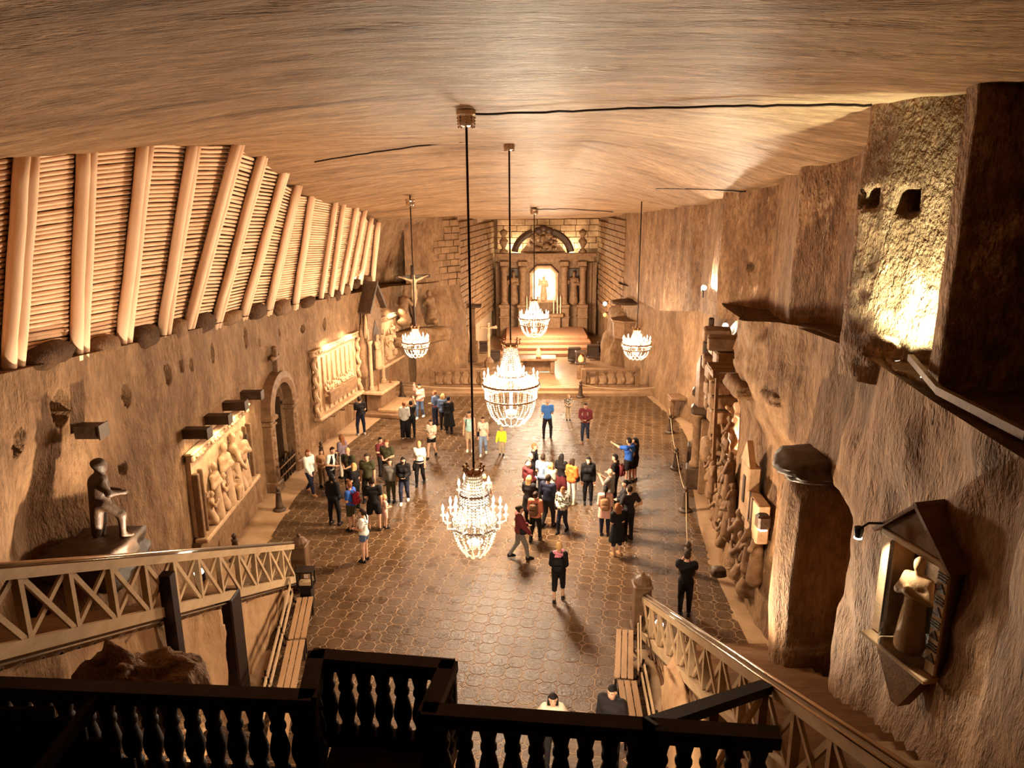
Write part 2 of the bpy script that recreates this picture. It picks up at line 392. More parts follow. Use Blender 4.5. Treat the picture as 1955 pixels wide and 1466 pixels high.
# ================================================================== FLOOR
def poly_obj(name, pts, mat_, parent=None, kind=None, z=None):
    mb = MB(); mb.add(pts, [tuple(range(len(pts)))]); return mb.build(name, mat_, parent, kind=kind)
fl = MB(); fl.box((0, 25, -.1415), (26, 66, .27)); floor = fl.build('floor', M_grout, kind='structure')   # bedding, top at z=-0.015
ANG = math.radians(-10.6); ca, sa = math.cos(ANG), math.sin(ANG)
PT = .405; CUT = .245
def oct_pts(p, cut, g):
    a = p / 2 - g; c = p * cut - g * .4
    return [(-a + c, -a), (a - c, -a), (a, -a + c), (a, a - c), (a - c, a), (-a + c, a), (-a, a - c), (-a, -a + c)]
def dia_pts(p, cut, g):
    d = p * cut - g * 1.3
    return [(0, -d), (d, 0), (0, d), (-d, 0)]
def tile_geo(pts, t=.02, b=.006):
    n = len(pts); q = [(x * (1 - b / max(abs(x), abs(y), .01)), y * (1 - b / max(abs(x), abs(y), .01))) for x, y in pts]
    vs = [(x, y, -t) for x, y in pts] + [(x, y, -b * .6) for x, y in pts] + [(x, y, 0) for x, y in q]
    fs = [(k * n + i, k * n + (i + 1) % n, (k + 1) * n + (i + 1) % n, (k + 1) * n + i) for k in (0, 1) for i in range(n)]
    fs.append(tuple(range(2 * n, 3 * n))); return vs, fs
def edge_l(y): return xl(y) + 1.05
def edge_r(y): return xr(y) - .5
tl = []
for i in range(-60, 60):
    for j in range(0, 110):
        for kind in (0, 1):
            a, b = (i + .5 * kind) * PT, (j + .5 * kind) * PT
            x, y = a * ca - b * sa - 6, a * sa + b * ca - 2
            if y < 3 or y > 38.6 or x < edge_l(y) or x > edge_r(y): continue
            tl.append((x, y, kind))
tl = [t for t in tl if not (t[1] < 15.5 and (t[0] < -5.6 or t[0] > 2.9))]
def inview(x, y):
    p = CM.inverted() @ Vector((x, y, 0)); u = 977 - p.x / p.z * FPX; v = 733 + p.y / p.z * FPX
    return 580 < u < 1420 and v < 1330
seen = sorted([t for t in tl if inview(t[0], t[1]) and t[2] == 0], key=lambda t: t[1])[:230] 
ymax = max(t[1] for t in seen)
seen += sorted([t for t in tl if inview(t[0], t[1]) and t[2] == 1], key=lambda t: t[1])[:70]
sset = set(seen)
protos = []
for kind in (0, 1):
    vs, fs = tile_geo((oct_pts if kind == 0 else dia_pts)(PT, CUT, .009))
    me = bpy.data.meshes.new('floor_tile'); me.from_pydata(vs, [], fs); me.materials.append(M_tile); fix(me); protos.append(me)
rest = MB(); gv = [tile_geo((oct_pts if k == 0 else dia_pts)(PT, CUT, .009)) for k in (0, 1)]
for x, y, k in tl:
    dz = random.uniform(-.002, .002); tx, ty = random.gauss(0, .006), random.gauss(0, .006)
    if (x, y, k) in sset:
        o = bpy.data.objects.new('floor_tile', protos[k]); put(o, floor); o.location = (x, y, dz); o.rotation_euler = (tx, ty, ANG)
    else:
        M = Matrix.Translation((x, y, dz)) @ Matrix.Rotation(ANG, 4, 'Z') @ Matrix.Rotation(tx, 4, 'X') @ Matrix.Rotation(ty, 4, 'Y')
        rest.add(gv[k][0], gv[k][1], M)
rest.build('floor_tiling', M_tile, floor, kind='stuff')
# pale smooth border along the left and right walls
M_bord = mat('pale_floor_border', (.27, .165, .086, 1), .4, (.34, .215, .115, 1), 2, .3, 12, third=((.2, .11, .05, 1), 1.5, .6, .72, (1, 1, 1)))
for side, ef, wf in (('left', edge_l, xl), ('right', edge_r, xr)):
    mb = MB(); ys = np.arange(3, 39.2, .6)
    for y0, y1 in zip(ys[:-1], ys[1:]):
        s = -1 if side == 'left' else 1
        e0, e1, w0, w1 = ef(y0) + .1 * s * -1, ef(y1) + .1 * s * -1, wf(y0) + s * .6, wf(y1) + s * .6
        mb.add([(e0, y0, .004), (e1, y1, .004), (w1, y1, .03), (w0, y0, .03), (e0, y0, -.05), (e1, y1, -.05)], [(0, 1, 2, 3), (0, 4, 5, 1)])
    mb.build('border_strip', M_bord, floor, smooth=False)
# ================================================================== WALLS
def along(poly, step):
    P = []; 
    for (x0, y0), (x1, y1) in zip(poly[:-1], poly[1:]):
        n = max(1, int(round(math.hypot(x1 - x0, y1 - y0) / step)))
        P += [(x0 + (x1 - x0) * i / n, y0 + (y1 - y0) * i / n) for i in range(n)]
    return np.array(P + [poly[-1]])
def wall_surface(name, poly, zb, zt, mat_, disp, step=.12, side=1, kind='structure', parent=None):
    P = along(poly, step); T = np.gradient(P, axis=0); T /= np.linalg.norm(T, axis=1)[:, None] + 1e-9
    N = np.stack([T[:, 1], -T[:, 0]], 1) * side          # towards the hall
    B = np.array([zb(*p) for p in P]); Tp = np.array([zt(*p) for p in P])
    m = int(max(Tp - B) / step) + 2; f = np.linspace(0, 1, m)
    Z = B[:, None] + (Tp - B)[:, None] * f[None]
    X = np.repeat(P[:, None, 0], m, 1); Y = np.repeat(P[:, None, 1], m, 1)
    d = disp(np.stack([X, Y, Z], -1), f)
    V = np.stack([X + N[:, None, 0] * d, Y + N[:, None, 1] * d, Z], -1).reshape(-1, 3)
    return np_obj(name, V, grid_faces(len(P), m, side < 0), mat_, parent, True, kind)
def ledge_l(x, y): return tab(LEDGE_L, y)
HOLES = [(38, 845, .16, .5), (120, 780, .28, .7), (243, 755, .14, .5), (313, 715, .13, .5), (337, 700, .08, .3), (360, 697, .1, .33), (405, 675, .14, .55), (470, 645, .16, .7), (534, 635, .1, .3), (578, 628, .13, .3), (617, 618, .18, .5), (228, 895, .14, .25), (497, 655, .1, .25)]
HW = [(on_left(u, v), a, b) for u, v, a, b in HOLES]
DOOR = (25.55, 27.35, 3.55)     # y0, y1, spring height
def disp_left(p, f):
    d = .22 * fbm(p * np.array((.35, .35, .3)), 4, 3) + .05 * ridge(p * np.array((1.2, 1.2, .6)), 3, 8)
    d = d + .12 * np.clip(1 - p[..., 2] / 1.2, 0, 1)
    for h, a, b in HW:
        q = ((p[..., 1] - h.y) / a) ** 2 + ((p[..., 2] - h.z) / (b * .5)) ** 2
        d = d - .9 * (q < 1)
    yc, hw = (DOOR[0] + DOOR[1]) / 2, (DOOR[1] - DOOR[0]) / 2
    top = DOOR[2] - hw + np.sqrt(np.clip(hw ** 2 - (p[..., 1] - yc) ** 2, 0, None))
    ins = (np.abs(p[..., 1] - yc) < hw) & (p[..., 2] < top)
    for y0, y1, z0, z1 in ((18.6, 23.6, 1.2, 4.1), (29.5, 34.6, 1.0, 4.1)):
        flat = (p[..., 1] > y0 - .6) & (p[..., 1] < y1 + .6) & (p[..., 2] < z1 + .4)
        d = np.where(flat, np.minimum(d, .02) * .3, d)
    sm = (p[..., 1] > 24.4) & (p[..., 1] < 28.5) & (p[..., 2] < 5); d = np.where(sm, d * .2, d)
    d = np.where(ins, -2.8, d)
    # hollow beside the miner's statue
    d = d - .7 * np.exp(-((p[..., 1] - 13.2) / 1.1) ** 2) * np.clip((6.3 - p[..., 2]) / 2, 0, 1)
    return d
lp = [(x, y) for y, x in LW if 0 < y < 40] ; lp = [(-8.6, -3)] + lp + [(xl(41), 41)]
wl = wall_surface('wall_left', lp, lambda x, y: -.2, ledge_l, M_rock, disp_left, .065, 1)
# ledge top behind the lower wall
mb = MB(); ys = np.arange(-3, 42.5, 1.0)
for y0, y1 in zip(ys[:-1], ys[1:]):
    mb.add([(xl(y0) + .1, y0, tab(LEDGE_L, y0)), (xl(y1) + .1, y1, tab(LEDGE_L, y1)), (xl(y1) - 3, y1, tab(LEDGE_L, y1) + .1), (xl(y0) - 3, y0, tab(LEDGE_L, y0) + .1)], [(0, 1, 2, 3)])
mb.build('trim_ledge', M_rock, wl)
# upper left rock behind the timber lining
def upl(y): return xl(y) - 1.3
wall_surface('wall_upper_left', [(upl(y), y) for y in (-3, 6, 12, 20, 26, 30, 34, 38, 40.5, 42)], lambda x, y: tab(LEDGE_L, y) - .4, lambda x, y: float(ceil_z(x, y)) + .8, M_rock, lambda p, f: 1.5 * f[None, :] ** 1.5 + .35 * fbm(p * .5, 4, 21) + .3 * ridge(p * .8, 3, 5) * f[None, :], .2, 1)
# far left wall, oblique, with the crucifixion group in front of it
def disp_far(p, f):
    d = .15 * fbm(p * .6, 4, 33) + .04 * ridge(p * 1.5, 2, 4)
    s = np.clip((5.2 - p[..., 2]) / 1.5, 0, 1)
    return d + .55 * s * (1 + .3 * fbm(p * 1.1, 3, 2))
wfl = wall_surface('wall_far_left', [(xl(40.3) - .3, 40.3), (-3.4, 43.0), (-3.05, 43.5)], lambda x, y: -.2, lambda x, y: float(ceil_z(x, y)) + .6, M_rock, disp_far, .11, 1)
# side wall of the chancel, left
wcl = wall_surface('wall_chancel_left', [(-3.05, 43.5), (-1.3, 54.5)], lambda x, y: -.2, lambda x, y: float(ceil_z(x, y)) + .6, M_mortar, lambda p, f: .02 * fbm(p, 2, 1), .3, 1)
wcr = wall_surface('wall_chancel_right', [(6.7, 43.6), (6.3, 54.5)], lambda x, y: -.2, lambda x, y: float(ceil_z(x, y)) + .6, M_rock, lambda p, f: .03 * fbm(p, 3, 1), .3, -1)
wba = wall_surface('wall_back', [(-2.5, 54.2), (8, 54.2)], lambda x, y: -.2, lambda x, y: float(ceil_z(x, y)) + .6, M_brick, lambda p, f: .05 * fbm(p, 3, 1), .3, 1)
# salt blocks of the masonry: real blocks with open joints
def blocks(name, parent, p0, p1, z0, zf, hgt, wid, mat_, depth=.12, n=None, skip=None, stuff=False):
    p0, p1 = Vector((p0[0], p0[1], 0)), Vector((p1[0], p1[1], 0)); t = (p1 - p0); L = t.length; t.normalize(); nrm = Vector((t.y, -t.x, 0)) * (n or 1)
    mbs = MB(); z = z0; k = 0
    while True:
        a = -(k % 2) * wid * .5; any_ = False
        while a < L:
            w = wid * random.uniform(.85, 1.15); a0, a1 = max(a, 0), min(a + w, L); a += w
            if a1 - a0 < .12: continue
            c = p0 + t * ((a0 + a1) / 2); zt = zf(c.x, c.y)
            if z + hgt > zt: continue
            any_ = True
            if skip and skip(c.x, c.y, z, (a0 + a1) / 2 / L): continue
            pr = random.uniform(-.03, .03); M = Matrix(((t.x, nrm.x, 0, c.x), (t.y, nrm.y, 0, c.y), (0, 0, 1, z + hgt / 2), (0, 0, 0, 1)))
            b = mbs if stuff else MB()
            b.bbox((0, pr, 0), (a1 - a0 - .03, depth * 2, hgt - .03), .025, M)
            if not stuff: b.build(name, mat_, parent)
        z += hgt; k += 1
        if not any_ or z > 12: break
    if stuff: mbs.build(name, mat_, parent, kind='stuff')
blocks('salt_brick', wfl, (-5.55, 40.95), (-3.05, 43.45), 5.3, lambda x, y: float(ceil_z(x, y)) - .02, .37, .62, M_brick, .2, skip=lambda x, y, z, f: f < .25 + .12 * math.sin(z * 2.3) and z < 8.2)
blocks('block_masonry', wcl, (-3.05, 43.5), (-1.3, 54.2), 2.2, lambda x, y: float(ceil_z(x, y)) - .02, .37, .8, M_brick, .1, stuff=True)
blocks('block_masonry', wcr, (6.7, 44.0), (6.3, 54.2), 2.2, lambda x, y: float(ceil_z(x, y)) - .02, .37, .9, M_brick, .1, n=-1, stuff=True)
blocks('salt_brick', wba, (-1.0, 54.15), (6.3, 54.15), 6.5, lambda x, y: float(ceil_z(x, y)) + .1, .42, .95, M_pale, .12)
# ------------------------------------------------------------------ right wall
LEDGE_R = [(-10, 8.3), (9.5, 7.95), (12, 8.0), (16, 7.7), (19, 7.25), (23, 7.15), (29, 6.4), (35, 5.5), (44, 5.2), (60, 5)]
GROT = (20.2, 23.0, 2.9, 5.9)     # the lit grotto: y0, y1, floor, top
PORT = (25.6, 27.4, 3.6)
def disp_right(p, f):
    y, z = p[..., 1], p[..., 2]
    near = np.clip((18 - y) / 6, 0, 1)
    d = (.28 + .15 * near) * fbm(p * np.array((.4, .4, .3)), 4, 41) + .10 * ridge(p * np.array((.9, .9, .5)), 3, 12)
    d = d + .5 * np.clip(1 - z / 3.5, 0, 1) * (.4 + .6 * near)
    # broken overhang below the ledge between the grotto and the stairs
    d = d + .55 * np.exp(-((y - 17.5) / 2.6) ** 2) * np.clip((z - 4.6) / 1.6, 0, 1) * (1 + .5 * ridge(p * .9, 3, 77))
    d = d - .45 * np.exp(-((y - 24.5) / 4) ** 2) * np.clip((z - 5.6) / .8, 0, 1)
    # recess cut to hold a dark shadow between the upright slab and the near wall, and the shrine's recess
    d = d - 1.3 * np.exp(-((y - 12.7) / .62) ** 2) * np.clip((5.3 - z) / .5, 0, 1)
    d = d - .35 * np.exp(-((y - 15.4) / .8) ** 2) * np.clip((5.3 - z) / .5, 0, 1)
    d = np.where((np.abs(y - 8.75) < .52) & (np.abs(z - 5.25) < .85), d - .4, d)
    wob = .18 * fbm(p * 1.3, 3, 90)
    g = (y > GROT[0] + wob) & (y < GROT[1] + wob) & (z > GROT[2]) & (z < GROT[3] + wob)
    d = np.where(g, -1.7, d)
    yc, hw = (PORT[0] + PORT[1]) / 2, (PORT[1] - PORT[0]) / 2
    sm = (y > 24.4) & (y < 28.6) & (z < 5.0); d = np.where(sm, d * .15, d)
    top = PORT[2] - hw + np.sqrt(np.clip(hw ** 2 - (y - yc) ** 2, 0, None))
    d = np.where((np.abs(y - yc) < hw) & (z < top), -1.2, d)
    return d
rp = [(x, y) for y, x in RW if 0 < y < 44]; rp = [(5.0, -3)] + rp + [(6.7, 44.0)]
wr = wall_surface('wall_right', rp, lambda x, y: -.2, lambda x, y: tab(LEDGE_R, y), M_rock, disp_right, .11, -1)
mb = MB(); ys = np.arange(-3, 46, 1.0)
for y0, y1 in zip(ys[:-1], ys[1:]):
    mb.add([(xr(y0) - .25, y0, tab(LEDGE_R, y0) - .05), (xr(y1) - .25, y1, tab(LEDGE_R, y1) - .05), (xr(y1) + 3.5, y1, tab(LEDGE_R, y1) + .15), (xr(y0) + 3.5, y0, tab(LEDGE_R, y0) + .15)], [(0, 1, 2, 3)])
mb.build('trim_ledge', M_dark, wr)
UR = [(5.2, -3), (5.3, 4), (7.0, 4.6), (8.6, 6), (8.6, 8.7), (6.9, 9.15), (5.62, 9.45), (5.68, 9.8), (6.3, 10.6), (6.3, 10.85), (5.74, 11.6), (5.55, 12.2), (6.15, 13.2), (6.8, 15.0), (6.86, 15.8), (6.4, 17), (6.75, 18), (7.2, 20.4), (7.3, 20.9), (6.45, 23.2), (6.9, 24.2), (7.2, 28.2), (6.95, 28.9), (6.9, 36), (6.7, 44)]
def disp_ur(p, f):
    d = .05 * fbm(p * np.array((.9, .9, .5)), 4, 51) + .04 * ridge(p * np.array((1.3, 1.3, .8)), 3, 52)
    for hu, hv, hy in ((1735, 385, 11.35), (1690, 380, 11.9), (1660, 380, 12.15), (1450, 510, 21.8), (1643, 500, 12.6)):
        hp = py(hu, hv, hy); d = np.where((np.abs(p[..., 1] - hy) < .11) & (np.abs(p[..., 2] - hp.z) < .13) & (np.abs(p[..., 0] - hp.x) < .5), -.5, d)
    rough = np.clip((9.6 - p[..., 2]) / 1.5, 0, 1) * np.exp(-((p[..., 1] - 11.2) / .8) ** 2)
    return d + rough * .16 * ridge(p * np.array((2.2, 2.2, 2.6)), 3, 60)
wur = wall_surface('wall_upper_right', UR, lambda x, y: tab(LEDGE_R, y) - .5, lambda x, y: float(ceil_z(x, y)) + .5, M_rockR, disp_ur, .09, -1)
# ------------------------------------------------------------------ ceiling and the wall behind the viewer
gx = np.arange(-11, 10.2, .14); gy = np.arange(-4, 55, .14)
Xg, Yg = np.meshgrid(gx, gy, indexing='ij'); Zg = ceil_z(Xg, Yg)
pp = np.stack([Xg, Yg, Zg], -1)
Zg = Zg + .10 * fbm(pp * np.array((.16, .5, 0)) + 3, 4, 70) + .045 * ridge(pp * np.array((.35, 1.7, 0)), 3, 71) - .10 * np.clip(fbm(pp * np.array((.12, .8, 0)) + 9, 3, 75), 0, 1)
np_obj('ceiling', np.stack([Xg, Yg, Zg], -1).reshape(-1, 3), grid_faces(len(gx), len(gy), True), M_ceil, None, True, 'structure')
mb = MB(); mb.box((0, -4.3, 6), (24, .6, 14)); mb.build('wall_rear', M_dark, kind='structure')
# ================================================================== TIMBER LINING
LOGS = [(-110, 728, -98, 308, 2), (25, 702, 52, 286, 2), (152, 680, 166, 270, 2), (236, 662, 280, 260, 2), (311, 645, 373, 263, 2), (358, 632, 458, 265, 2), (412, 622, 506, 284, 2), (464, 606, 553, 298, 2), (512, 598, 568, 360, 2),
        (563, 588, 598, 364, 2), (611, 578, 643, 374, 1), (630, 575, 658, 379, 1), (650, 565, 683, 384, 1), (668, 552, 697, 402, 1), (688, 541, 709, 420, 1), (711, 539, 722, 428, 2)]
tim = thing('timber_lining', (-8.6, 20, 6.9), 'peeled round logs over horizontal poles lining the upper left side', 'timber lining')
ends = []
for k, (u0, v0, u1, v1, n) in enumerate(LOGS):
    b = hit(u0, v0, lambda x, y, z: x - (xl(y) - .1)); t = py(u1, v1, b.y); ends.append((b, t))
    r = .125 if k < 9 else .115
    for i in range(n):
        off = Vector((0, (i - .5 * (n - 1)) * 2 * r, 0)); mbl = MB()
        pts = [b.lerp(t, f) + off + Vector((random.uniform(-.012, .012), random.uniform(-.012, .012), 0)) for f in np.linspace(-.01, 1.03, 7)]
        rr = [r * random.uniform(.94, 1.03) for _ in pts]
        mbl.tube(pts, rr, 12); mbl.build('log_post', M_log, tim, True)
cnt = 0; far = MB()
for k in range(len(ends) - 1):
    (b0, t0), (b1, t1) = ends[k], ends[k + 1]
    if k in (10,): pass
    L = ((t0 - b0).length + (t1 - b1).length) / 2; n = int(min(L / .093, 44))
    f0 = .06; f1 = .97 if k < 7 else (.93 if k < 9 else .95)
    for i in range(n):
        f = f0 + (f1 - f0) * i / max(n - 1, 1)
        nrm = Vector((-1, 0, .35)).normalized() * .17
        tf1 = f
        if k == 7: tf1 = min(1, f * (t0.z - b0.z) / max(t1.z - b1.z, .1)); 
        if k == 7 and tf1 >= .99: continue
        a, c = b0.lerp(t0, f) + nrm, b1.lerp(t1, tf1) + nrm; d = (c - a); a = a - d * .02; c = c + d * .02
        r = .047 * random.uniform(.85, 1.12); j = Vector((random.uniform(-.01, .01), 0, random.uniform(-.008, .008)))
        if 0 < k < 8 and cnt < 300:
            m = MB(); m.tube([a + j, a.lerp(c, .5) + Vector((0, 0, random.uniform(-.012, .012))), c + j], [r, r * .97, r * .93], 6); m.build('pole', M_pole, tim, True); cnt += 1
        else: far.tube([a + j, a.lerp(c, .5), c + j], [r, r, r * .95], 6)
far.build('pole_infill', M_pole, tim, True, kind='stuff')
# rough stones wedged between the log feet
def rock_mesh(c, size, seed, res=2, amp=.25):
    bm = bmesh.new(); bmesh.ops.create_icosphere(bm, subdivisions=res, radius=1)
    V = np.array([v.co[:] for v in bm.verts]); F = np.array([[v.index for v in f.verts] for f in bm.faces]); bm.free()
    q = np.abs(V).max(1, keepdims=True); V = V * (.55 + .45 / q)           # boxy
    V = V * (1 + amp * fbm(V * 1.3 + seed * 7.7, 3, seed)[:, None] + amp * .5 * ridge(V * 2.1 + seed, 2, seed + 3)[:, None])
    return V * np.array(size) + np.array(c), F
for k in range(1, len(ends) - 1):
    b0, b1 = ends[k][0], ends[k + 1][0]; gap = b1.y - b0.y
    if gap < .7: continue
    c = b0.lerp(b1, .5); V, F = rock_mesh((c.x - .02, c.y, c.z + .12), (.26, gap * .33, .26 * random.uniform(.8, 1.15)), k, 2, .18)
    np_obj('wedge_stone', V, F, M_dark if k % 2 else M_rock, tim, False)
# ================================================================== CHANDELIERS
def strand(mb, pts, r=.03, gap=.075):
    """a string of crystal beads along a polyline"""
    pts = [Vector(p) for p in pts]; acc = 0
    for a, b in zip(pts[:-1], pts[1:]):
        L = (b - a).length; n = max(1, int(round(L / gap)))
        for i in range(n):
            p = a.lerp(b, (i + .5) / n); mb.ball(p, (r, r, r * 1.15), 4, 2)
def prof_strands(mb, c, prof, n, r=.028, gap=.07, ph=0):
    for j in range(n):
        g = 2 * math.pi * (j + ph) / n
        strand(mb, [(c[0] + R * math.cos(g), c[1] + R * math.sin(g), c[2] + z) for R, z in prof], r, gap)
def ring(mb, c, R, r, n=28):
    mb.tube([(c[0] + R * math.cos(2 * math.pi * i / n), c[1] + R * math.sin(2 * math.pi * i / n), c[2]) for i in range(n + 1)], r, 6, False)
def garland(mb, c, R0, z0, R1, z1, n, sag, r, m=5):
    for j in range(n):
        pts = []
        for k in range(m + 1):
            f = k / m; g = 2 * math.pi * (j + f) / n; R = R0
            pts.append((c[0] + R * math.cos(g), c[1] + R * math.sin(g), c[2] + z0 - sag * 4 * f * (1 - f)))
        strand(mb, pts, r, r * 2.4)
CHL = ['nearest chandelier, tiered, with crown and outstretched candle arms, hanging low over the floor',
       'large basket chandelier with tall beaded cone, second from the viewer',
       'small far chandelier hanging in front of the main altar window',
       'small chandelier hanging beside the crucifixion group on the far left wall',
       'small chandelier hanging beside the pulpit rock on the right']
bulb_me = None
for c, lab in zip(CH, CHL):
    x, y, zt, zb = c['x'], c['y'], c['zt'], c['zb']; h = zt - zb; zc = float(ceil_z(x, y))
    wpx = dict(zip([id(q) for q in CH], (128, 117, 63, 56, 60)))[id(c)]
    R = wpx / 2 / FPX * (y * .968 + (H - zb) * .25)
    root = thing('chandelier', (x, y, zb), lab, 'chandelier', 'crystal chandeliers of the hall')
    m = MB(); m.tube([(x, y, zc + .1), (x, y, zt - .02)], .022 if y < 15 else .026, 8); m.build('cable', M_iron, root)
    m = MB(); mr = .17 * (1 if y < 25 else 1.25); zm = c['m'].z
    m.lathe([(mr * .5, .12), (mr, .10), (mr, .03), (mr * .85, 0), (mr * .85, -.12), (mr * .7, -.16), (mr * .2, -.18)], 14, None, (x, y, zm)); mt = m.build('ceiling_mount', M_chrome, root)
    m = MB()
    for j in range(8):
        g = 2 * math.pi * j / 8; strand(m, [(x + mr * .9 * math.cos(g), y + mr * .9 * math.sin(g), zm), (x + mr * .8 * math.cos(g), y + mr * .8 * math.sin(g), zm - .2)], .022, .05)
    m.build('mount_beads', M_chrome, mt, kind='stuff')
    o = (x, y, zb); T = lambda L: [(r * R, (1 - f) * h) for r, f in L]
    metal = MB(); ring(metal, (x, y, zb + h * .93), R * .22, .03); 
    for j in range(8):
        g = 2 * math.pi * j / 8; q = lambda r, z: (x + r * math.cos(g), y + r * math.sin(g), zb + z)
        metal.tube([q(R * .22, h * .93), q(R * .30, h * .955), q(R * .27, h * .99), q(R * .2, h * .975)], [.02, .02, .015, .01], 5)
        metal.ball(q(R * .3, h * 1.0), .03, 6, 4)
    metal.lathe([(R * .21, -.05), (R * .235, -.03), (R * .235, .03), (R * .21, .04)], 20, None, (x, y, zb + h * .925))
    metal.build('crown', M_brass, root, True)
    nb = 26 if y < 25 else 18; br = .026 if y < 25 else .032
    m = MB(); m2 = MB(); fr = MB(); bow = MB()
    if c['kind'] == 'basket':
        prof_strands(m, o, T([(.20, .07), (.24, .18), (.33, .32), (.46, .42)]), nb, br, br * 2.3)
        prof_strands(m, o, T([(.46, .42), (.72, .46), (.92, .52)]), nb, br, br * 2.3)
        garland(m, o, R * .93, h * .48, 0, 0, 12, .12, br); garland(m, o, R * .7, h * .5, 0, 0, 10, .1, br)
        prof_strands(m, o, T([(.86, .54), (.84, .70)]), nb * 2, br, br * 2.2)
        prof_strands(m2, o, T([(.80, .70), (.77, .80), (.66, .91), (.44, 1.0)]), int(nb * .8), br * .8, br * 2.3)
        garland(m2, o, R * .44, .06, 0, 0, 10, .08, br)
        ring(fr, (x, y, zb + h * .48), R * .92, .03); ring(fr, (x, y, zb + h * .30), R * .82, .03); ring(fr, (x, y, zb + h * .58), R * .46, .02)
        bow.lathe([(.01, 0), (R * .14, .04), (R * .2, .12), (R * .2, .16), (R * .05, .2), (R * .05, h * .3)], 14, None, (x, y, zb + h * .08))
        arms = [(.86, .47, 12, 0), (.55, .50, 8, .5)]
    else:
        prof_strands(m, o, T([(.20, .08), (.25, .17), (.26, .2)]), nb, br, br * 2.2)
        prof_strands(m, o, T([(.28, .20), (.43, .30), (.42, .40), (.47, .52), (.66, .66)]), nb, br, br * 2.2)
        prof_strands(m, o, T([(.38, .26), (.40, .46), (.5, .64)]), nb, br, br * 2.2, .5)
        garland(m, o, R * .66, h * .36, 0, 0, 12, .14, br); garland(m, o, R * .62, h * .45, 0, 0, 12, .12, br); garland(m, o, R * .45, h * .62, 0, 0, 10, .1, br)
        prof_strands(m, o, T([(.66, .58), (.64, .70)]), nb * 2, br, br * 2.2)
        prof_strands(m2, o, T([(.64, .68), (.6, .78), (.48, .90), (.26, 1.0)]), 15, br, br * 2.3)
        garland(m2, o, R * .3, .08, 0, 0, 9, .08, br)
        ring(fr, (x, y, zb + h * .34), R * .64, .025); ring(fr, (x, y, zb + h * .70), R * .42, .02)
        bow.lathe([(.01, 0), (R * .16, .03), (R * .24, .09), (R * .24, .13), (R * .05, .17), (R * .05, h * .4)], 14, None, (x, y, zb + h * .09))
        arms = [(.93, .56, 10, 0), (.60, .50, 8, .5), (.44, .26, 6, .2)]
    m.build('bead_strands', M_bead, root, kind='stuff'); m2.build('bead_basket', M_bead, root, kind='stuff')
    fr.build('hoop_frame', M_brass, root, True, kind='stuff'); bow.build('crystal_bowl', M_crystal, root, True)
    for ra, fa, na, ph in arms:
        for j in range(na):
            g = 2 * math.pi * (j + ph) / na; q = lambda r, z: (x + r * math.cos(g), y + r * math.sin(g), zb + z)
            a = MB(); z0 = h * (1 - fa)
            a.tube([q(R * .3, z0 - .02), q(R * ra * .75, z0 - .14), q(R * ra, z0 - .1), q(R * ra, z0)], .018, 6)
            a.lathe([(.02, 0), (.055, .02), (.06, .035), (.02, .04), (.02, .12), (.0, .125)], 8, None, q(R * ra, z0))
            am = a.build('candle_arm', M_crystal, root)
            if bulb_me is None:
                bl = MB(); bl.lathe([(.014, 0), (.032, .04), (.034, .07), (.02, .12), (.004, .16)], 8)
                b_ = bl.build('bulb', M_bulb, am, True); bulb_me = b_.data
                for v in bulb_me.vertices: v.co = v.co + Vector(wloc(am))
            else: b_ = bpy.data.objects.new('bulb', bulb_me); put(b_, am)
            b_.location = Vector(q(R * ra, z0 + .11)) - wloc(root)
# cables and fissure lines along the ceiling
def ceil_line(px, name, label, r=.018, drop=.03):
    pts = []
    for (u0, v0), (u1, v1) in zip(px[:-1], px[1:]):
        for i in range(6): pts.append((u0 + (u1 - u0) * i / 6, v0 + (v1 - v0) * i / 6))
    pts.append(px[-1]); P = []
    for u, v in pts:
        p = on_ceil(u, v); P.append(p - Vector((0, 0, drop + random.uniform(0, .02))))
    m = MB(); m.tube(P, r, 6); o = m.build(name, M_iron, None, loc=P[0]); return tag(o, label, 'cable')
ceil_line([(905, 214), (1040, 210), (1200, 202), (1400, 198), (1570, 195), (1665, 196)], 'power_cable', 'long dark cable running over the ceiling from the nearest chandelier mount to the right wall', .02)
ceil_line([(600, 306), (700, 290), (800, 276), (880, 268), (962, 270)], 'power_cable', 'dark cable curving over the ceiling from the timber lining to the second chandelier mount', .022)
ceil_line([(1024, 398), (1090, 397), (1170, 403)], 'power_cable', 'thin far cable on the ceiling beside the altar chandelier mount', .02)
ceil_line([(1230, 357), (1320, 358), (1400, 362), (1480, 366)], 'power_cable', 'thin cable on the ceiling from the right small chandelier to the wall piers', .018)
# ================================================================== STAIRS AND RAILS
def rail_z_l(y): return 1.40 + .472 * (18.2 - y)
def rail_z_r(y): return 1.06 + .444 * (16.0 - y)
def staircase(name, xa, xb, y0, zr, label, yend):
    root = thing(name, ((xa + xb) / 2, y0, 0), label, 'stairs')
    n = 0; z = .16; 
    while True:
        y = y0 - n * .36; 
        if y < yend: break
        zt = zr(y) - 1.18
        if zt > .05:
            m = MB(); m.bbox(((xa + xb) / 2, y - .2, zt - .04), (xb - xa, .42, .07), .012); m.build('tread', M_dwood2, root)
            m = MB(); m.box(((xa + xb) / 2, y - .01, zt - .16), (xb - xa - .02, .03, .18)); m.build('riser', M_dwood2, root)
        n += 1
    return root
M_dwood2 = mat('worn_dark_tread', (.13, .068, .03, 1), .55, (.20, .11, .05, 1), 6, .2, 25, (.3, 1, 1))
staircase('staircase', -8.6, -6.0, 18.1, rail_z_l, 'dark wooden staircase along the left wall behind the pale railing', 3.2)
staircase('staircase', 3.12, 6.0, 15.9, rail_z_r, 'dark wooden staircase along the right wall behind the pale railing', 2.2)
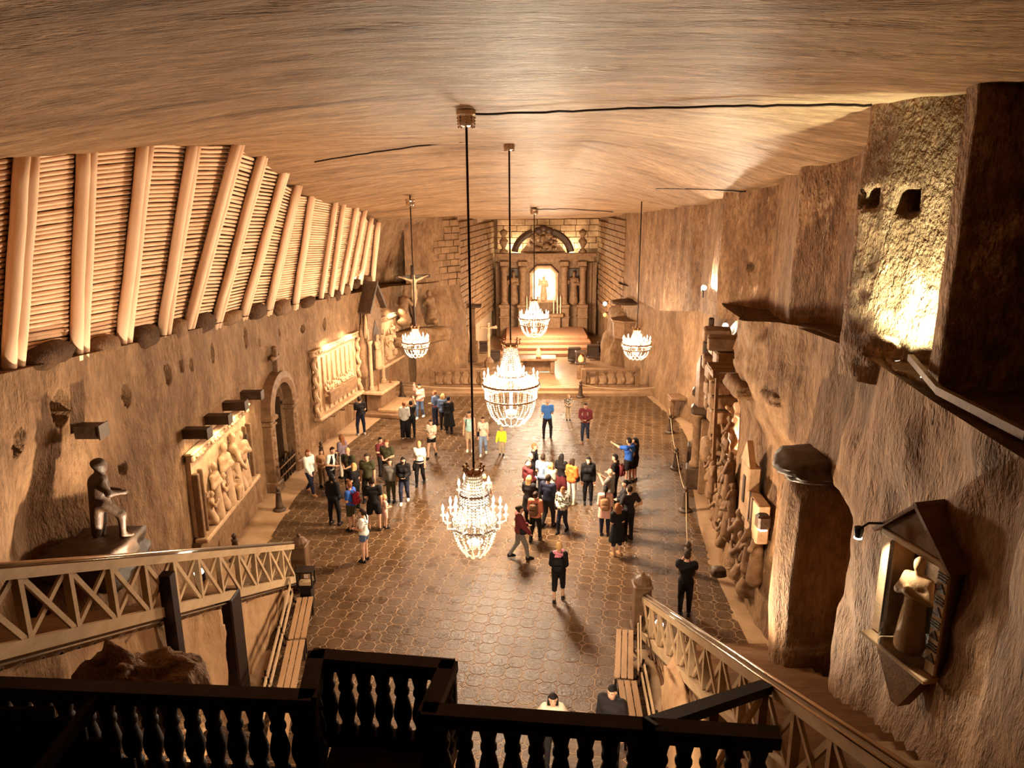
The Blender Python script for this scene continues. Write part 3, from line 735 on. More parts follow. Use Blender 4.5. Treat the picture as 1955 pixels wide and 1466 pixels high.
def railing(root, x, ys, zr, hgt=1.0, dxs=0.0):
    P = lambda y, dz: Vector((x + dxs * (ys[0] - y), y, zr(y) + dz))
    m = MB(); m.beam(P(ys[0], -.06), P(ys[-1], -.06), .12, .13); m.build('top_rail', M_wood, root)
    m = MB(); m.tube([P(ys[0], .07) + Vector((.03, 0, 0)), P(ys[-1], .07) + Vector((.03, 0, 0))], .025, 8); m.tube([P(ys[0], .03) - Vector((.05, 0, 0)), P(ys[-1], .03) - Vector((.05, 0, 0))], .018, 8); m.build('handrail', M_chrome, root, True)
    m = MB(); m.beam(P(ys[0], -hgt), P(ys[-1], -hgt), .12, .17); m.build('bottom_rail', M_wood, root)
    m = MB(); m.tube([P(ys[0], -hgt - .16), P(ys[-1], -hgt - .16)], .022, 6); m.build('light_strip_pipe', M_chrome, root)
    for y in ys[1:]:
        m = MB(); m.beam(P(y, -hgt - .02), P(y, -.08), .1, .085, (0, 1, 0)); m.build('post', M_wood, root)
    for a, b in zip(ys[:-1], ys[1:]):
        for s in (0, 1):
            m = MB(); p, q = P(a + (b - a) * .06, -hgt + .07 if s else -.13), P(b - (b - a) * .06, -.13 if s else -hgt + .07)
            off = Vector((.02 if s else -.02, 0, 0)); m.beam(p + off, q + off, .04, .075); m.build('brace', M_wood, root)
rl = thing('stair_railing', (-5.9, 13, rail_z_l(13)), 'pale wooden cross-braced railing descending on the left', 'railing')
railing(rl, -5.9, list(np.linspace(18.15, 5.2, 15)), rail_z_l, 1.02)
m = MB(); p = pX(312, 1090, -5.82); m.beam((-5.78, p.y, -.1), (-5.78, p.y, p.z - .05), .2, .2, (0, 1, 0)); m.build('post_or_slot_fill', M_dwood, rl)
m = MB(); m.bbox((-5.98, 13.95, 1.15), (.36, .55, 2.5), .03); m.build('post_or_slot_fill', M_dwood, rl)  # dark block added in the wall slot to stand for its shade
rr_ = thing('stair_railing', (3.1, 10, rail_z_r(10)), 'pale wooden cross-braced railing descending on the right', 'railing')
railing(rr_, 3.13, list(np.linspace(15.9, 3.5, 15)), rail_z_r, 1.0)
def newel(loc, label, hgt=1.55):
    r = thing('newel_post', loc, label, 'post'); x, y, z = loc
    m = MB(); m.bbox((x, y, hgt * .40), (.40, .40, hgt * .80), .03); m.build('shaft', M_carv2, r)
    m = MB(); m.bbox((x, y, .10), (.50, .50, .2), .03); m.build('plinth', M_carv2, r)
    m = MB(); m.bbox((x, y, hgt * .80), (.47, .47, .08), .03); m.lathe([(.22, .03), (.22, .10), (.17, .18), (.07, .23), (.045, .25), (.055, .29), (.03, .33), (.005, .34)], 12, None, (x, y, hgt * .8)); m.build('cap', M_carv2, r)
    return r
M_carv2 = mat('dark_post_wood', (.09, .05, .025, 1), .5, (.15, .085, .042, 1), 5, .2, 18)
newel((-5.82, 18.5, 0), 'dark carved newel post with domed cap at foot of left stairs')
newel((3.12, 16.2, 0), 'dark carved newel post with domed cap at foot of right stairs', 1.6)
# rock below the stairs
def disp_st(p, f):
    d = .12 * fbm(p * .8, 4, 61) + .07 * ridge(p * np.array((1.6, 1.6, .7)), 3, 62)
    return np.where((np.abs(p[..., 1] - 13.9) < .34 + .06 * (p[..., 2] - 1)) & (p[..., 2] < 2.4), -1.2, d)
wall_surface('wall_stair_left', [(-5.95, 1), (-5.95, 18.2)], lambda x, y: -.2, lambda x, y: max(rail_z_l(y) - 1.28, .05), M_rockS, disp_st, .1, 1) if False else None
M_rockS = mat('lit_stair_rock', (.30, .17, .08, 1), .75, (.42, .26, .13, 1), 1.6, .6, 10, (1, 1, .5), third=((.16, .08, .035, 1), 1.2, .55, .72, (1.4, 1.4, .5)))  # paler copy of the salt rock, with lamplight put into its colour
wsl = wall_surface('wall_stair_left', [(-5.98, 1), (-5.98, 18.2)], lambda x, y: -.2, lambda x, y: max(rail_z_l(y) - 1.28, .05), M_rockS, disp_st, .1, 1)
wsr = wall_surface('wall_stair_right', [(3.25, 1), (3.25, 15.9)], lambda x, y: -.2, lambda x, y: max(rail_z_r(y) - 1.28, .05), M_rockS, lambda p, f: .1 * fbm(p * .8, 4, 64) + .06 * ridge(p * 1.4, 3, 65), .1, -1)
# ================================================================== DARK LANDING BALUSTRADE (nearest thing to the viewer)
ZR = 5.38
bal = thing('balcony_balustrade', (-1.5, 6.6, 4.3), 'near-black wooden balustrade with turned balusters around the landing below the viewer', 'balustrade')
RP = [pz(-60, 1309, ZR), pz(588, 1336, ZR), pz(604, 1256, ZR), pz(856, 1276, ZR), pz(818, 1362, ZR), pz(1238, 1392, ZR), pz(1475, 1408, ZR)]
bp = [(.06, 0), (.085, .0), (.085, .07), (.062, .10), (.066, .16), (.092, .25), (.096, .33), (.074, .46), (.058, .53), (.078, .57), (.078, .61), (.062, .64), (.070, .70), (.100, .86), (.06, .86)]
bme = None
for i in range(len(RP) - 1):
    a, b = RP[i], RP[i + 1]; d = b - a; L = d.length
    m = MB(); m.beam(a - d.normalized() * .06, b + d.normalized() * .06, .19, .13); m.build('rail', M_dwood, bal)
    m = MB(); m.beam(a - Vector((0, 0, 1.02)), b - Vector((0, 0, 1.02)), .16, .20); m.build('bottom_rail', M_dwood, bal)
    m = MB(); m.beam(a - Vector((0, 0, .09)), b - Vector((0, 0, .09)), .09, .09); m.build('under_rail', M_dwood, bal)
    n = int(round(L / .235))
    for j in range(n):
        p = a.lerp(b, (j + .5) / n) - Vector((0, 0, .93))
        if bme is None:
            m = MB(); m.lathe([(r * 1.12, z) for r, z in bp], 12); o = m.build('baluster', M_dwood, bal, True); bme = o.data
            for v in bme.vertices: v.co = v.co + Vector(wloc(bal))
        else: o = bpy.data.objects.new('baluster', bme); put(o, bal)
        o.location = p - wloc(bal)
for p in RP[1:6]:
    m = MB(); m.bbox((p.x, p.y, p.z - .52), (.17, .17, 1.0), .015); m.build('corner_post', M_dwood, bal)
# landing deck
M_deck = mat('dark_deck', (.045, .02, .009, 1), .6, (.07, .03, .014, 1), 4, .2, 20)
dk = thing('landing_deck', (-1.5, 5, 4.2), 'dark plank landing behind the near balustrade', 'landing')
k = 0
xs = np.arange(-5.9, 3.0, .12)
for xq in xs:
    y1 = float(np.interp(xq, [RP[0].x, RP[1].x], [RP[0].y, RP[1].y])) if xq < RP[1].x else (RP[3].y + .0 if xq < RP[3].x else float(np.interp(xq, [RP[4].x, RP[6].x], [RP[4].y, RP[6].y])))
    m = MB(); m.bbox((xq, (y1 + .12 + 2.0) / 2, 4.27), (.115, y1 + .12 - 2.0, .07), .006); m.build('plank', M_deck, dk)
m = MB(); m.box((-1.5, 5.9, 4.1), (8.8, .2, .24)); m.build('joist', M_dwood, dk)
# slanting rail that joins the balustrade to the right stair railing, and the dark handrail on the left
sr = thing('slanting_rail', (2.2, 7, 5.2), 'dark slanting rail with braces joining the near balustrade to the right railing', 'railing')
e = Vector((3.02, 7.7, rail_z_r(7.7)))
m = MB(); m.beam(RP[5] + Vector((0, 0, .03)), e, .16, .11); m.build('rail', M_dwood, sr)
for f in (.5, .97):
    p = RP[5].lerp(e, f); m = MB(); m.beam(p - Vector((0, 0, 1.0)), p - Vector((0, 0, .06)), .1, .1, (0, 1, 0)); m.build('post', M_dwood2, sr)
p, q = RP[5].lerp(e, .5), RP[5].lerp(e, .97)
for s in (0, 1):
    m = MB(); m.beam(p - Vector((0, 0, .95 if s else .1)), q - Vector((0, 0, .1 if s else .95)), .05, .08); m.build('brace', M_wood, sr)
hl = MB(); a = pz(198, 1316, ZR); hl.beam(a, a + Vector((-.55, -1.6, -.75)), .1, .12); tag(hl.build('descending_handrail', M_dwood, None, loc=a), 'dark handrail dropping from the left end of the near balustrade', 'handrail')
bpn = thing('added_parapet', pz(60, 1420, 4.9), 'dark boarded parapet added to darken the left end of the near balustrade', 'parapet')  # dark panel added to shut out the lit rock behind the balusters
for k in range(14):
    x0 = -6.0 + k * .155; zt = 5.30 - max(0, k - 7) * .13
    m = MB(); m.bbox((x0, RP[0].y - .25, (zt + 3.9) / 2), (.15, .05, zt - 3.9), .008); m.build('board', M_dwood, bpn)
# big broken boulder under the landing, left
V, F = rock_mesh((-4.9, 8.45, 3.62), (.70, .55, .9), 11, 5, .36)
V[:, 2] = V[:, 2] + .12 * np.sign(np.sin(V[:, 2] * 9)) * 0
q_ = np.round(V * np.array((0, 0, 4))) / 4; V[:, :2] += .06 * vnoise(np.stack([V[:, 0] * 2, V[:, 1] * 2, np.floor(V[:, 2] * 5)], -1), 5)[:, None] * np.sign(V[:, :2] - np.array((-4.95, 8.45)))
tag(np_obj('boulder', V, F, M_rock, None, False, loc=(-4.95, 8.45, 2.4)), 'dark broken boulder under the left side of the near balustrade', 'rock')
V, F = rock_mesh((-4.75, 8.6, 1.4), (1.2, 1.1, 1.75), 12, 4, .2); tag(np_obj('boulder', V, F, M_dark, None, False, loc=(-4.7, 9.0, 0)), 'lower rock supporting the broken boulder beneath the landing', 'rock')  # enlarged and coloured dark to fill the shade under the landing
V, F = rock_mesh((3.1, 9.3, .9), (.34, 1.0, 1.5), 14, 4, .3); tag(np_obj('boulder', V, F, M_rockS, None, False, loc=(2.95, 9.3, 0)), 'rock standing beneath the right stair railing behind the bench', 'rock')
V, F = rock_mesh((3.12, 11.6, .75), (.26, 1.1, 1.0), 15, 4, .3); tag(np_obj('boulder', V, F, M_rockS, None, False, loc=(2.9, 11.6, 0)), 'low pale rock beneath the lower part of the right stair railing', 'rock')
# ================================================================== BENCHES
def bench(a, b, side, label):
    """a, b: far and near end of the seat centre line, z 0; side: direction of the back"""
    a, b = Vector(a), Vector(b); d = (b - a).normalized(); n = Vector((d.y, -d.x, 0)) * side
    r = thing('slatted_bench', (a + b) / 2, label, 'bench', 'slatted benches along the stair rocks')
    for k in (-1, 0, 1):
        o = n * (.14 * k) + Vector((0, 0, .45)); m = MB(); m.beam(a + o + d * .02, b + o - d * .02, .115, .035); m.build('seat_slat', M_bench, r)
    for k in (0, 1):
        o = n * (.30 + .05 * k) + Vector((0, 0, .62 + .2 * k)); m = MB(); m.beam(a + o + d * .02, b + o - d * .02, .03, .11); m.build('back_slat', M_wood, r)
    for f in (.06, .94):
        p = a.lerp(b, f)
        for s in (-.17, .2):
            m = MB(); m.beam(p + n * s, p + n * s + Vector((0, 0, .43)), .05, .05, d); m.build('leg', M_iron, r)
        m = MB(); m.beam(p + n * .26 + Vector((0, 0, .4)), p + n * .4 + Vector((0, 0, .9)), .05, .04, d); m.build('back_support', M_iron, r)
        m = MB(); m.beam(p - n * .19 + Vector((0, 0, .42)), p + n * .28 + Vector((0, 0, .42)), .05, .04); m.build('cross_bar', M_iron, r)
def fz(u, v, z=.45): p = pz(u, v, z); return Vector((p.x, p.y, 0))
bench(fz(583, 1140), fz(567, 1220), 1, 'slatted bench nearest the left newel post, with a dark stand at its end')
bench(fz(566, 1222), fz(546, 1318), 1, 'slatted bench under the left stair rock, middle unit')
bench(fz(545, 1320), fz(527, 1420), 1, 'slatted bench on the left vanishing behind the near balustrade')
bench(fz(1193, 1202), fz(1191, 1297), -1, 'slatted bench on the right below the newel post, far unit')
bench(fz(1197, 1299), fz(1213, 1400), -1, 'slatted bench on the right vanishing behind the near balustrade')
# dark donation stand beside the left newel post
k_ = floor_at(588, 1153); st = thing('display_stand', k_, 'small dark glazed box on a stand beside the left newel post', 'stand'); x, y = k_.x, k_.y
m = MB(); m.bbox((x, y, .28), (.30, .30, .56), .02); m.build('pedestal', M_black, st)
m = MB()
for sx in (-1, 1):
    for sy in (-1, 1): m.box((x + sx * .19, y + sy * .15, .78), (.035, .035, .44))
m.box((x, y, .57), (.42, .34, .03)); m.box((x, y, 1.0), (.44, .36, .04)); m.build('case_frame', M_black, st)
m = MB(); m.box((x, y - .05, .66), (.30, .16, .10)); m.build('notes_pile', M_wood, st)
m = MB(); m.box((x, y + .02, .80), (.1, .02, .1)); m.build('label_card', mat('paper', (.7, .6, .45, 1), .8), st)
# ================================================================== BOLLARDS AND ROPES
bol_proto = None
def bollard(u, v, label, s=1.0):
    global bol_proto
    p = floor_at(u, v)
    if bol_proto is None:
        r = thing('rope_bollard', (0, 0, 0)); m = MB()
        m.lathe([(.22, 0), (.22, .05), (.18, .07), (.16, .10)], 12); m.build('base', M_statue, r, True)
        m = MB(); m.lathe([(.15, .08), (.12, .16), (.10, .45), (.075, .62), (.10, .64), (.10, .68), (.06, .70)], 12); m.build('stem', M_statue, r, True)
        m = MB(); m.lathe([(.05, .69), (.045, .72), (.075, .77), (.075, .82), (.03, .87), (.005, .89)], 10); m.build('knob', M_statue, r, True)
        bol_proto = r; o = r
    else: o = copy_tree(bol_proto)
    o.location = p; tag(o, label, 'bollard', 'rope bollards'); o.scale = (s, s, s)
    return Vector((p.x, p.y, .70 * s))
B = [bollard(534, 974, 'dark turned bollard nearest the foot of the left stairs'), bollard(615, 882, 'dark turned bollard before the arched doorway'), bollard(452, 1070, 'bollard half hidden by the left stair railing'),
     bollard(768, 758, 'small bollard at the left corner of the sanctuary step'), bollard(1108, 758, 'small bollard at the middle of the sanctuary step, right of the large chandelier'),
     bollard(1274, 760, 'small bollard at the right corner of the sanctuary step'), bollard(1279, 826, 'bollard second from the sanctuary step on the right'), bollard(1290, 895, 'bollard opposite the arched portal on the right'),
     bollard(1308, 975, 'bollard before the crowd relief on the right'), bollard(1311, 1093, 'tall bollard nearest the right newel post', 1.1)]
def rope(a, b, sag, label, r=.014):
    m = MB(); m.tube([a.lerp(b, f) - Vector((0, 0, sag * 4 * f * (1 - f))) for f in np.linspace(0, 1, 13)], r, 6); tag(m.build('barrier_rope', M_rope, None, True, loc=a), label, 'rope')
rope(B[3], B[4], .25, 'pale rope along the sanctuary step on the left'); rope(B[4], B[5], .25, 'pale rope along the sanctuary step on the right')
rope(B[5], B[6], .2, 'pale rope between the two farthest right bollards'); rope(B[6], B[7], .25, 'pale rope in the middle of the right bollard row'); rope(B[7], B[8], .25, 'pale rope opposite the arched portal'); rope(B[8], B[9], .3, 'pale rope before the crowd relief')
w_ = on_right(1415, 1132); rope(B[9], Vector((w_.x - .1, w_.y, max(w_.z, .6))), .35, 'pale rope sagging from the nearest right bollard to the wall', .02)
def part(parent, name, mt, fn, smooth=False, kind=None, label=None):
    m = MB(); fn(m); return m.build(name, mt, parent, smooth, kind=kind, label=label)
# ================================================================== frames on the walls: local x along the wall (away from viewer), y into the hall, z up
def frame_l(y, z=0.0, off=0.0):
    t = Vector((xl(y + .3) - xl(y - .3), .6, 0)).normalized(); n = Vector((t.y, -t.x, 0))
    o = Vector((xl(y), y, z)) + n * off
    return Matrix(((t.x, n.x, 0, o.x), (t.y, n.y, 0, o.y), (0, 0, 1, o.z), (0, 0, 0, 1)))
def frame_r(y, z=0.0, off=0.0):
    t = Vector((xr(y + .3) - xr(y - .3), .6, 0)).normalized(); n = Vector((-t.y, t.x, 0))
    o = Vector((xr(y), y, z)) + n * off
    return Matrix(((t.x, n.x, 0, o.x), (t.y, n.y, 0, o.y), (0, 0, 1, o.z), (0, 0, 0, 1)))
def inst(name, me, M, parent, mat_=None):
    """a piece that shares mesh data, placed by a matrix under an unrotated parent"""
    o = bpy.data.objects.new(name, me); put(o, parent); L = M.copy(); L.translation = M.translation - wloc(parent); o.matrix_local = L
    return o
# robed and posed carved figures, each one continuous surface; built once, reused as relief figures
def fig_prims(kind, s=1.0, arms='fold'):
    P = []
    c = lambda a, b, r0, r1: P.append(('c', [q * s for q in a], [q * s for q in b], r0 * s, r1 * s))
    e = lambda a, r: P.append(('e', [q * s for q in a], [q * s for q in r]))
    if kind == 'robe':
        c((0, 0, .1), (0, 0, .95), .25, .17); c((.1, .04, .06), (.08, .02, .7), .13, .1); c((-.1, .03, .06), (-.08, .02, .7), .13, .1); c((-.02, .06, .06), (.0, .05, .8), .12, .1)
        c((-.1, 0, 1.28), (.1, 0, 1.28), .14, .14); c((0, 0, .95), (0, 0, 1.3), .16, .15)
        c((0, 0, 1.4), (0, 0, 1.55), .06, .06); e((0, .02, 1.63), (.095, .11, .13)); c((0, .11, 1.62), (0, .13, 1.59), .02, .02); c((0, .05, 1.56), (0, .07, 1.47), .05, .02)
        A = dict(fold=((.2, 0, 1.34), (.27, .08, 1.05), (.05, .2, 1.15)), staff=((.2, 0, 1.34), (.32, .05, 1.1), (.3, .25, 1.25)), bless=((.2, 0, 1.34), (.33, .08, 1.15), (.3, .2, 1.5)))[arms]
        c(A[0], A[1], .075, .07); c(A[1], A[2], .07, .05); e((A[2][0], A[2][1], A[2][2]), (.05, .05, .06))
        c((-.2, 0, 1.34), (-.27, .08, 1.05), .075, .07); c((-.27, .08, 1.05), (-.03, .2, 1.12), .07, .05)
    elif kind == 'kneel':
        c((0, -.25, .08), (0, .12, .12), .14, .17); c((0, .1, .12), (0, -.1, .55), .2, .2); c((0, -.08, .5), (0, .02, .95), .18, .16); c((-.1, .02, .95), (.1, .02, .95), .12, .12)
        c((0, .03, 1.0), (0, .06, 1.15), .06, .06); e((0, .08, 1.23), (.095, .11, .13)); c((0, .19, 1.22), (0, .2, 1.2), .02, .02)
        for q in (-1, 1): c((.18 * q, .02, .97), (.2 * q, .2, .75), .07, .06); c((.2 * q, .2, .75), (.04 * q, .36, .95), .06, .045)
    elif kind == 'miner':    # standing man, one foot raised, hand on a hilt
        c((0, 0, .95), (0, .02, 1.2), .15, .15); c((-.1, 0, 1.36), (.1, 0, 1.36), .13, .13); c((0, 0, 1.1), (0, 0, 1.38), .15, .16)
        c((.1, 0, .92), (.16, .28, .62), .12, .09); c((.16, .28, .62), (.16, .26, .2), .085, .06); c((.16, .24, .17), (.16, .42, .15), .055, .045)
        c((-.1, 0, .92), (-.13, -.03, .48), .12, .085); c((-.13, -.03, .48), (-.14, -.08, .08), .08, .055); c((-.14, -.1, .05), (-.14, .1, .05), .055, .045)
        c((0, 0, 1.48), (0, .03, 1.6), .065, .06); e((0, .05, 1.68), (.1, .12, .135)); c((0, .16, 1.68), (0, .19, 1.65), .022, .02); c((0, .08, 1.6), (0, .14, 1.57), .05, .03); e((0, .01, 1.74), (.115, .13, .1))
        c((.2, 0, 1.42), (.27, .1, 1.15), .075, .065); c((.27, .1, 1.15), (.14, .38, 1.08), .06, .045); e((.13, .41, 1.07), (.05, .06, .05))
        c((-.2, 0, 1.42), (-.28, .02, 1.13), .075, .065); c((-.28, .02, 1.13), (-.02, .36, 1.07), .06, .045)
        c((0, -.04, 1.35), (0, -.18, .3), .17, .1)
    elif kind == 'sit':
        c((0, 0, .45), (0, .0, .95), .17, .16); c((-.1, 0, .98), (.1, 0, .98), .12, .12); c((0, .02, 1.05), (0, .03, 1.16), .06, .06); e((0, .05, 1.25), (.095, .11, .13)); c((0, .15, 1.24), (0, .17, 1.22), .02, .02)
        for q in (-1, 1): c((.19 * q, 0, 1.0), (.24 * q, .16, .78), .07, .06); c((.24 * q, .16, .78), (.08 * q, .36, .8), .06, .045)
        c((.09, 0, .45), (.1, .38, .45), .12, .1); c((-.09, 0, .45), (-.1, .38, .45), .12, .1); c((.1, .4, .45), (.1, .36, .05), .1, .09); c((-.1, .4, .45), (-.1, .36, .05), .1, .09)
    elif kind == 'corpus':   # body on a cross
        c((0, 0, .9), (0, .02, 1.35), .11, .14); c((0, 0, 1.42), (0, .04, 1.55), .05, .05); e((.02, .08, 1.6), (.085, .1, .12)); c((.03, .17, 1.6), (.03, .18, 1.57), .02, .02)
        for q in (-1, 1): c((.12 * q, .02, 1.38), (.42 * q, 0, 1.5), .065, .05); c((.42 * q, 0, 1.5), (.75 * q, -.02, 1.62), .05, .035); c((.07 * q, 0, .88), (.06 * q, .1, .5), .1, .07); c((.06 * q, .1, .5), (.02 * q, .0, .1), .065, .045)
    return P
FIG = {}
def fig(kind, arms='fold', res=.035):
    k = (kind, arms)
    if k not in FIG:
        V, F = sdf_mesh(fig_prims(kind, 1, arms), res, .06); me = bpy.data.meshes.new(kind + '_figure')
        me.from_pydata(V.tolist(), [], F.tolist()); me.polygons.foreach_set('use_smooth', [True] * len(me.polygons)); FIG[k] = me
    return FIG[k]
def fig_obj(name, kind, M, mat_, parent=None, arms='fold'):
    me = fig(kind, arms)
    if len(me.materials) == 0: me.materials.append(mat_)
    if me.materials[0] is not mat_:
        k = (kind, arms, mat_.name)
        if k not in FIG: FIG[k] = me.copy(); FIG[k].materials.clear(); FIG[k].materials.append(mat_)
        me = FIG[k]
    if parent is None:
        o = bpy.data.objects.new(name, me); put(o); o.matrix_world = M; return o
    return inst(name, me, M, parent)
def TRS(loc, rz=0, s=1.0, sy=1.0):
    return Matrix.Translation(loc) @ Matrix.Rotation(rz, 4, 'Z') @ Matrix.Diagonal((s, s * sy, s, 1))
# ================================================================== LEFT WALL
# ---- miner's statue on its rock console
pS = pX(206, 1028, -8.05); stn = fig_obj('miner_statue', 'miner', TRS(pS - Vector((0, 0, .12)), math.radians(-52), .98), M_statue); tag(stn, 'dark life-size statue of a man leaning on a hilt, on a rock console left', 'statue')
V, F = rock_mesh((pS.x - .25, pS.y - .05, pS.z - .38), (.75, .85, .42), 21, 4, .28); con = np_obj('rock_console', V, F, M_statue, None, False, loc=(pS.x - .25, pS.y, pS.z - .38)); tag(con, 'dark rough rock console jutting from the left wall under the statue', 'rock')
V, F = rock_mesh((pS.x - .45, pS.y - .1, pS.z - 1.2), (.6, .9, .7), 22, 4, .3); tag(np_obj('rock_console', V, F, M_rock, None, False, loc=(pS.x - .45, pS.y - .1, pS.z - 1.2)), 'sloping rock below the statue console on the left wall', 'rock')
# ---- dark boxed lamps that jut from the wall
def box_lamp(u, v, label, on=True, L=.55, aim=None, P=30):
    p = on_left(u, v); M = frame_l(p.y, p.z); r = thing('box_lamp', p, label, 'lamp', 'box lamps on the left wall')
    m = MB(); m.prism([(-.16, -.13), (.16, -.13), (.16, .13), (-.16, .13)], L, M)
    hood = m.build('housing', M_statue, r)
    m = MB(); m.box((0, L * .55, -.131), (.24, L * .8, .006), M); m.build('lamp_face', M_spot if on else M_black, r)
    m = MB(); m.box((0, L + .01, 0), (.36, .03, .30), M); m.build('end_board', M_statue, r)
    if on: lamp('box_lamp_light', M @ Vector((0, L * .9, -.2)), P * .45, .06, (1, .84, .50), 130, M @ Vector((0, .1, -1.7)))
    return r
box_lamp(150, 822, 'unlit dark box jutting from the wall above the miner statue', False, .5)
for u, v, l in ((352, 826, 'box lamp above the nearest relief, first from the statue'), (394, 800, 'box lamp above the nearest relief, second from the statue'), (428, 774, 'box lamp above the nearest relief, third from the statue'), (461, 754, 'box lamp above the nearest relief, beside the arched doorway')):
    box_lamp(u, v, l, True, .66, None, 75)
# ---- carved reliefs
def relief(name, y0, y1, z0, z1, label, kind):
    yc = (y0 + y1) / 2; M = frame_l(yc, 0, .04); L = (y1 - y0); h = z1 - z0; r = thing(name, M @ Vector((0, 0, z0)), label, 'relief')
    m = MB(); m.box((0, -.02, (z0 + z1) / 2), (L, .12, h), M); m.build('back_slab', M_pale, r)
    m = MB(); m.bbox((0, .14, z0 - .06), (L + .25, .36, .14), .03, M); m.build('sill', M_pale, r)
    m = MB(); m.bbox((0, .06, z1 + .10), (L + .2, .22, .2), .04, M); m.bbox((0, .08, z1 + .24), (L + .35, .24, .08), .03, M); m.build('cornice', M_pale, r)
    orn = MB()
    for i in range(int(L / .28)):
        x = -L / 2 + .14 + i * .28; orn.ball((x, .18, z1 + .12), (.07, .05, .07), 6, 4, M); orn.ball((x + .14, .18, z1 + .08), (.04, .04, .05), 5, 3, M)
    orn.build('cornice_ornament', M_pale, r, kind='stuff')
    for sx in (-1, 1):
        m = MB()
        if kind == 'supper':
            a = [(sx * (L / 2 + .02) + .05 * math.cos(k * 1.1), .14 + .05 * math.sin(k * 1.1), z0 + h * k / 24) for k in range(25)]
            m.tube(a, [.09 + .015 * (k % 2) for k in range(25)], 8, True, M)
        else:
            m.bbox((sx * (L / 2 - .05), .12, z0 + h * .42), (.14, .18, h * .84), .02, M); m.bbox((sx * (L / 2 - .42), .1, z0 + h * .42), (.08, .14, h * .84), .02, M)
        m.build('side_column', M_carv if kind != 'supper' else M_pale, r)
    return r, M, L
r1, M1, L1 = relief('stone_relief', 18.75, 23.4, 1.35, 3.55, 'lit stone relief with draped figures, nearest on the left wall under box lamps', 'nativity')
random.seed(3)
for k, (x, z, s, kd) in enumerate([(-1.5, 1.4, .72, 'kneel'), (-1.05, 1.4, .95, 'robe'), (-.55, 1.42, .85, 'kneel'), (-.15, 1.4, 1.12, 'robe'), (.25, 1.42, .8, 'sit'), (.6, 1.4, 1.15, 'robe'), (1.0, 1.42, .95, 'kneel'), (1.35, 1.4, 1.05, 'robe')]):
    fig_obj('figure', kd, M1 @ TRS((x, .14, z), random.uniform(-.7, .7), s * 1.0, .8), M_pale, r1, 'fold' if k % 2 else 'fold')
m = MB(); m.bbox((1.75, .2, 2.2), (.10, .1, 1.6), .02, M1); m.build('carved_post', M_statue, r1); m = MB(); m.bbox((-.3, .18, 2.0), (.28, .12, 1.2), .04, M1); m.build('carved_post', M_carv, r1)
m = MB(); 
for i in range(5): m.tube([(.75 + .08 * i, .13, 2.5), (.8 + .11 * i, .15, 2.9), (.95 + .12 * i, .13, 3.25)], [.05, .06, .02], 5, True, M1)
m.build('carved_drapery', M_pale, r1)
m = MB(); m.box((0, .02, .62), (L1 + .3, .2, 1.25), M1); m.build('plinth', M_carv, r1)
r2, M2, L2 = relief('stone_relief', 29.9, 34.4, 1.35, 3.95, 'lit stone relief of thirteen diners at a long table in a twisted frame', 'supper')
m = MB(); m.bbox((0, .22, 2.0), (2.9, .3, .55), .03, M2); m.build('carved_table', M_carv, r2)
for k in range(13):
    x = -1.38 + 2.76 * k / 12; fig_obj('figure', 'sit', M2 @ TRS((x, .12, 1.85 + .06 * math.sin(k * 1.9)), random.uniform(-.6, .6), .58, .8), M_pale, r2)
m = MB()
for i in range(9): m.bbox((-1.9 + i * .475, .07, 2.6), (.06, .1, 2.4), .02, M2)
m.build('carved_panelling', M_pale, r2, kind='stuff')
for k in range(3):
    m = MB(); m.tube([(-1 + k, .1, 1.05), (-1 + k, .3, 1.05), (-1 + k, .32, 1.14)], .03, 6, True, M2); m.build('hook', M_carv, r2)
lamp('relief_light', M2 @ Vector((-1.2, .7, 4.6)), 120, .1, WARM, 130, M2 @ Vector((-.6, 0, 2.4))); lamp('relief_light', M2 @ Vector((1.2, .7, 4.6)), 120, .1, WARM, 130, M2 @ Vector((.6, 0, 2.4)))
M3c = on_left(733, 690); r3, M3, L3 = relief('stone_relief', 37.0, 40.0, 1.9, 4.1, 'far lit relief of tumbling figures beside the gothic altar on the left', 'plain')
for k, (x, z, s, kd) in enumerate([(-.8, 2.3, .7, 'kneel'), (-.4, 2.1, .85, 'robe'), (.0, 2.5, .7, 'kneel'), (.4, 2.2, .85, 'robe'), (.8, 2.5, .7, 'kneel'), (.2, 3.0, .6, 'kneel')]):
    fig_obj('figure', kd, M3 @ TRS((x, .14, z), random.uniform(-1, 1), s, .8), M_pale, r3)
lamp('relief_light', M3 @ Vector((0, .7, 4.7)), 90, .1, WARM, 130, M3 @ Vector((0, 0, 2.6)))
# ---- arched doorway
yc = (DOOR[0] + DOOR[1]) / 2; MD = frame_l(yc, 0, .03); dw = thing('arched_portal', MD @ Vector((0, 0, 0)), 'carved arched doorway with pilasters, cross and low picket gate, left wall', 'doorway')
hw = (DOOR[1] - DOOR[0]) / 2; sp = DOOR[2] - hw
for sx in (-1, 1):
    m = MB(); m.bbox((sx * (hw + .24), .12, sp / 2 + .1), (.42, .42, sp - .1), .03, MD); m.build('pilaster', M_carv, dw)
    m = MB(); m.bbox((sx * (hw + .24), .16, .2), (.58, .56, .4), .04, MD); m.build('pilaster_base', M_carv, dw)
    m = MB(); m.bbox((sx * (hw + .24), .16, sp + .12), (.58, .56, .2), .05, MD); m.bbox((sx * (hw + .24), .14, sp - .12), (.5, .5, .1), .03, MD); m.build('capital', M_carv, dw)
    m = MB()
    for i in range(6): m.ball((sx * (hw + .24), .34, .7 + i * .3), (.13, .05, .12), 6, 4, MD)
    m.build('carved_leaf_panel', M_carv, dw, kind='stuff')
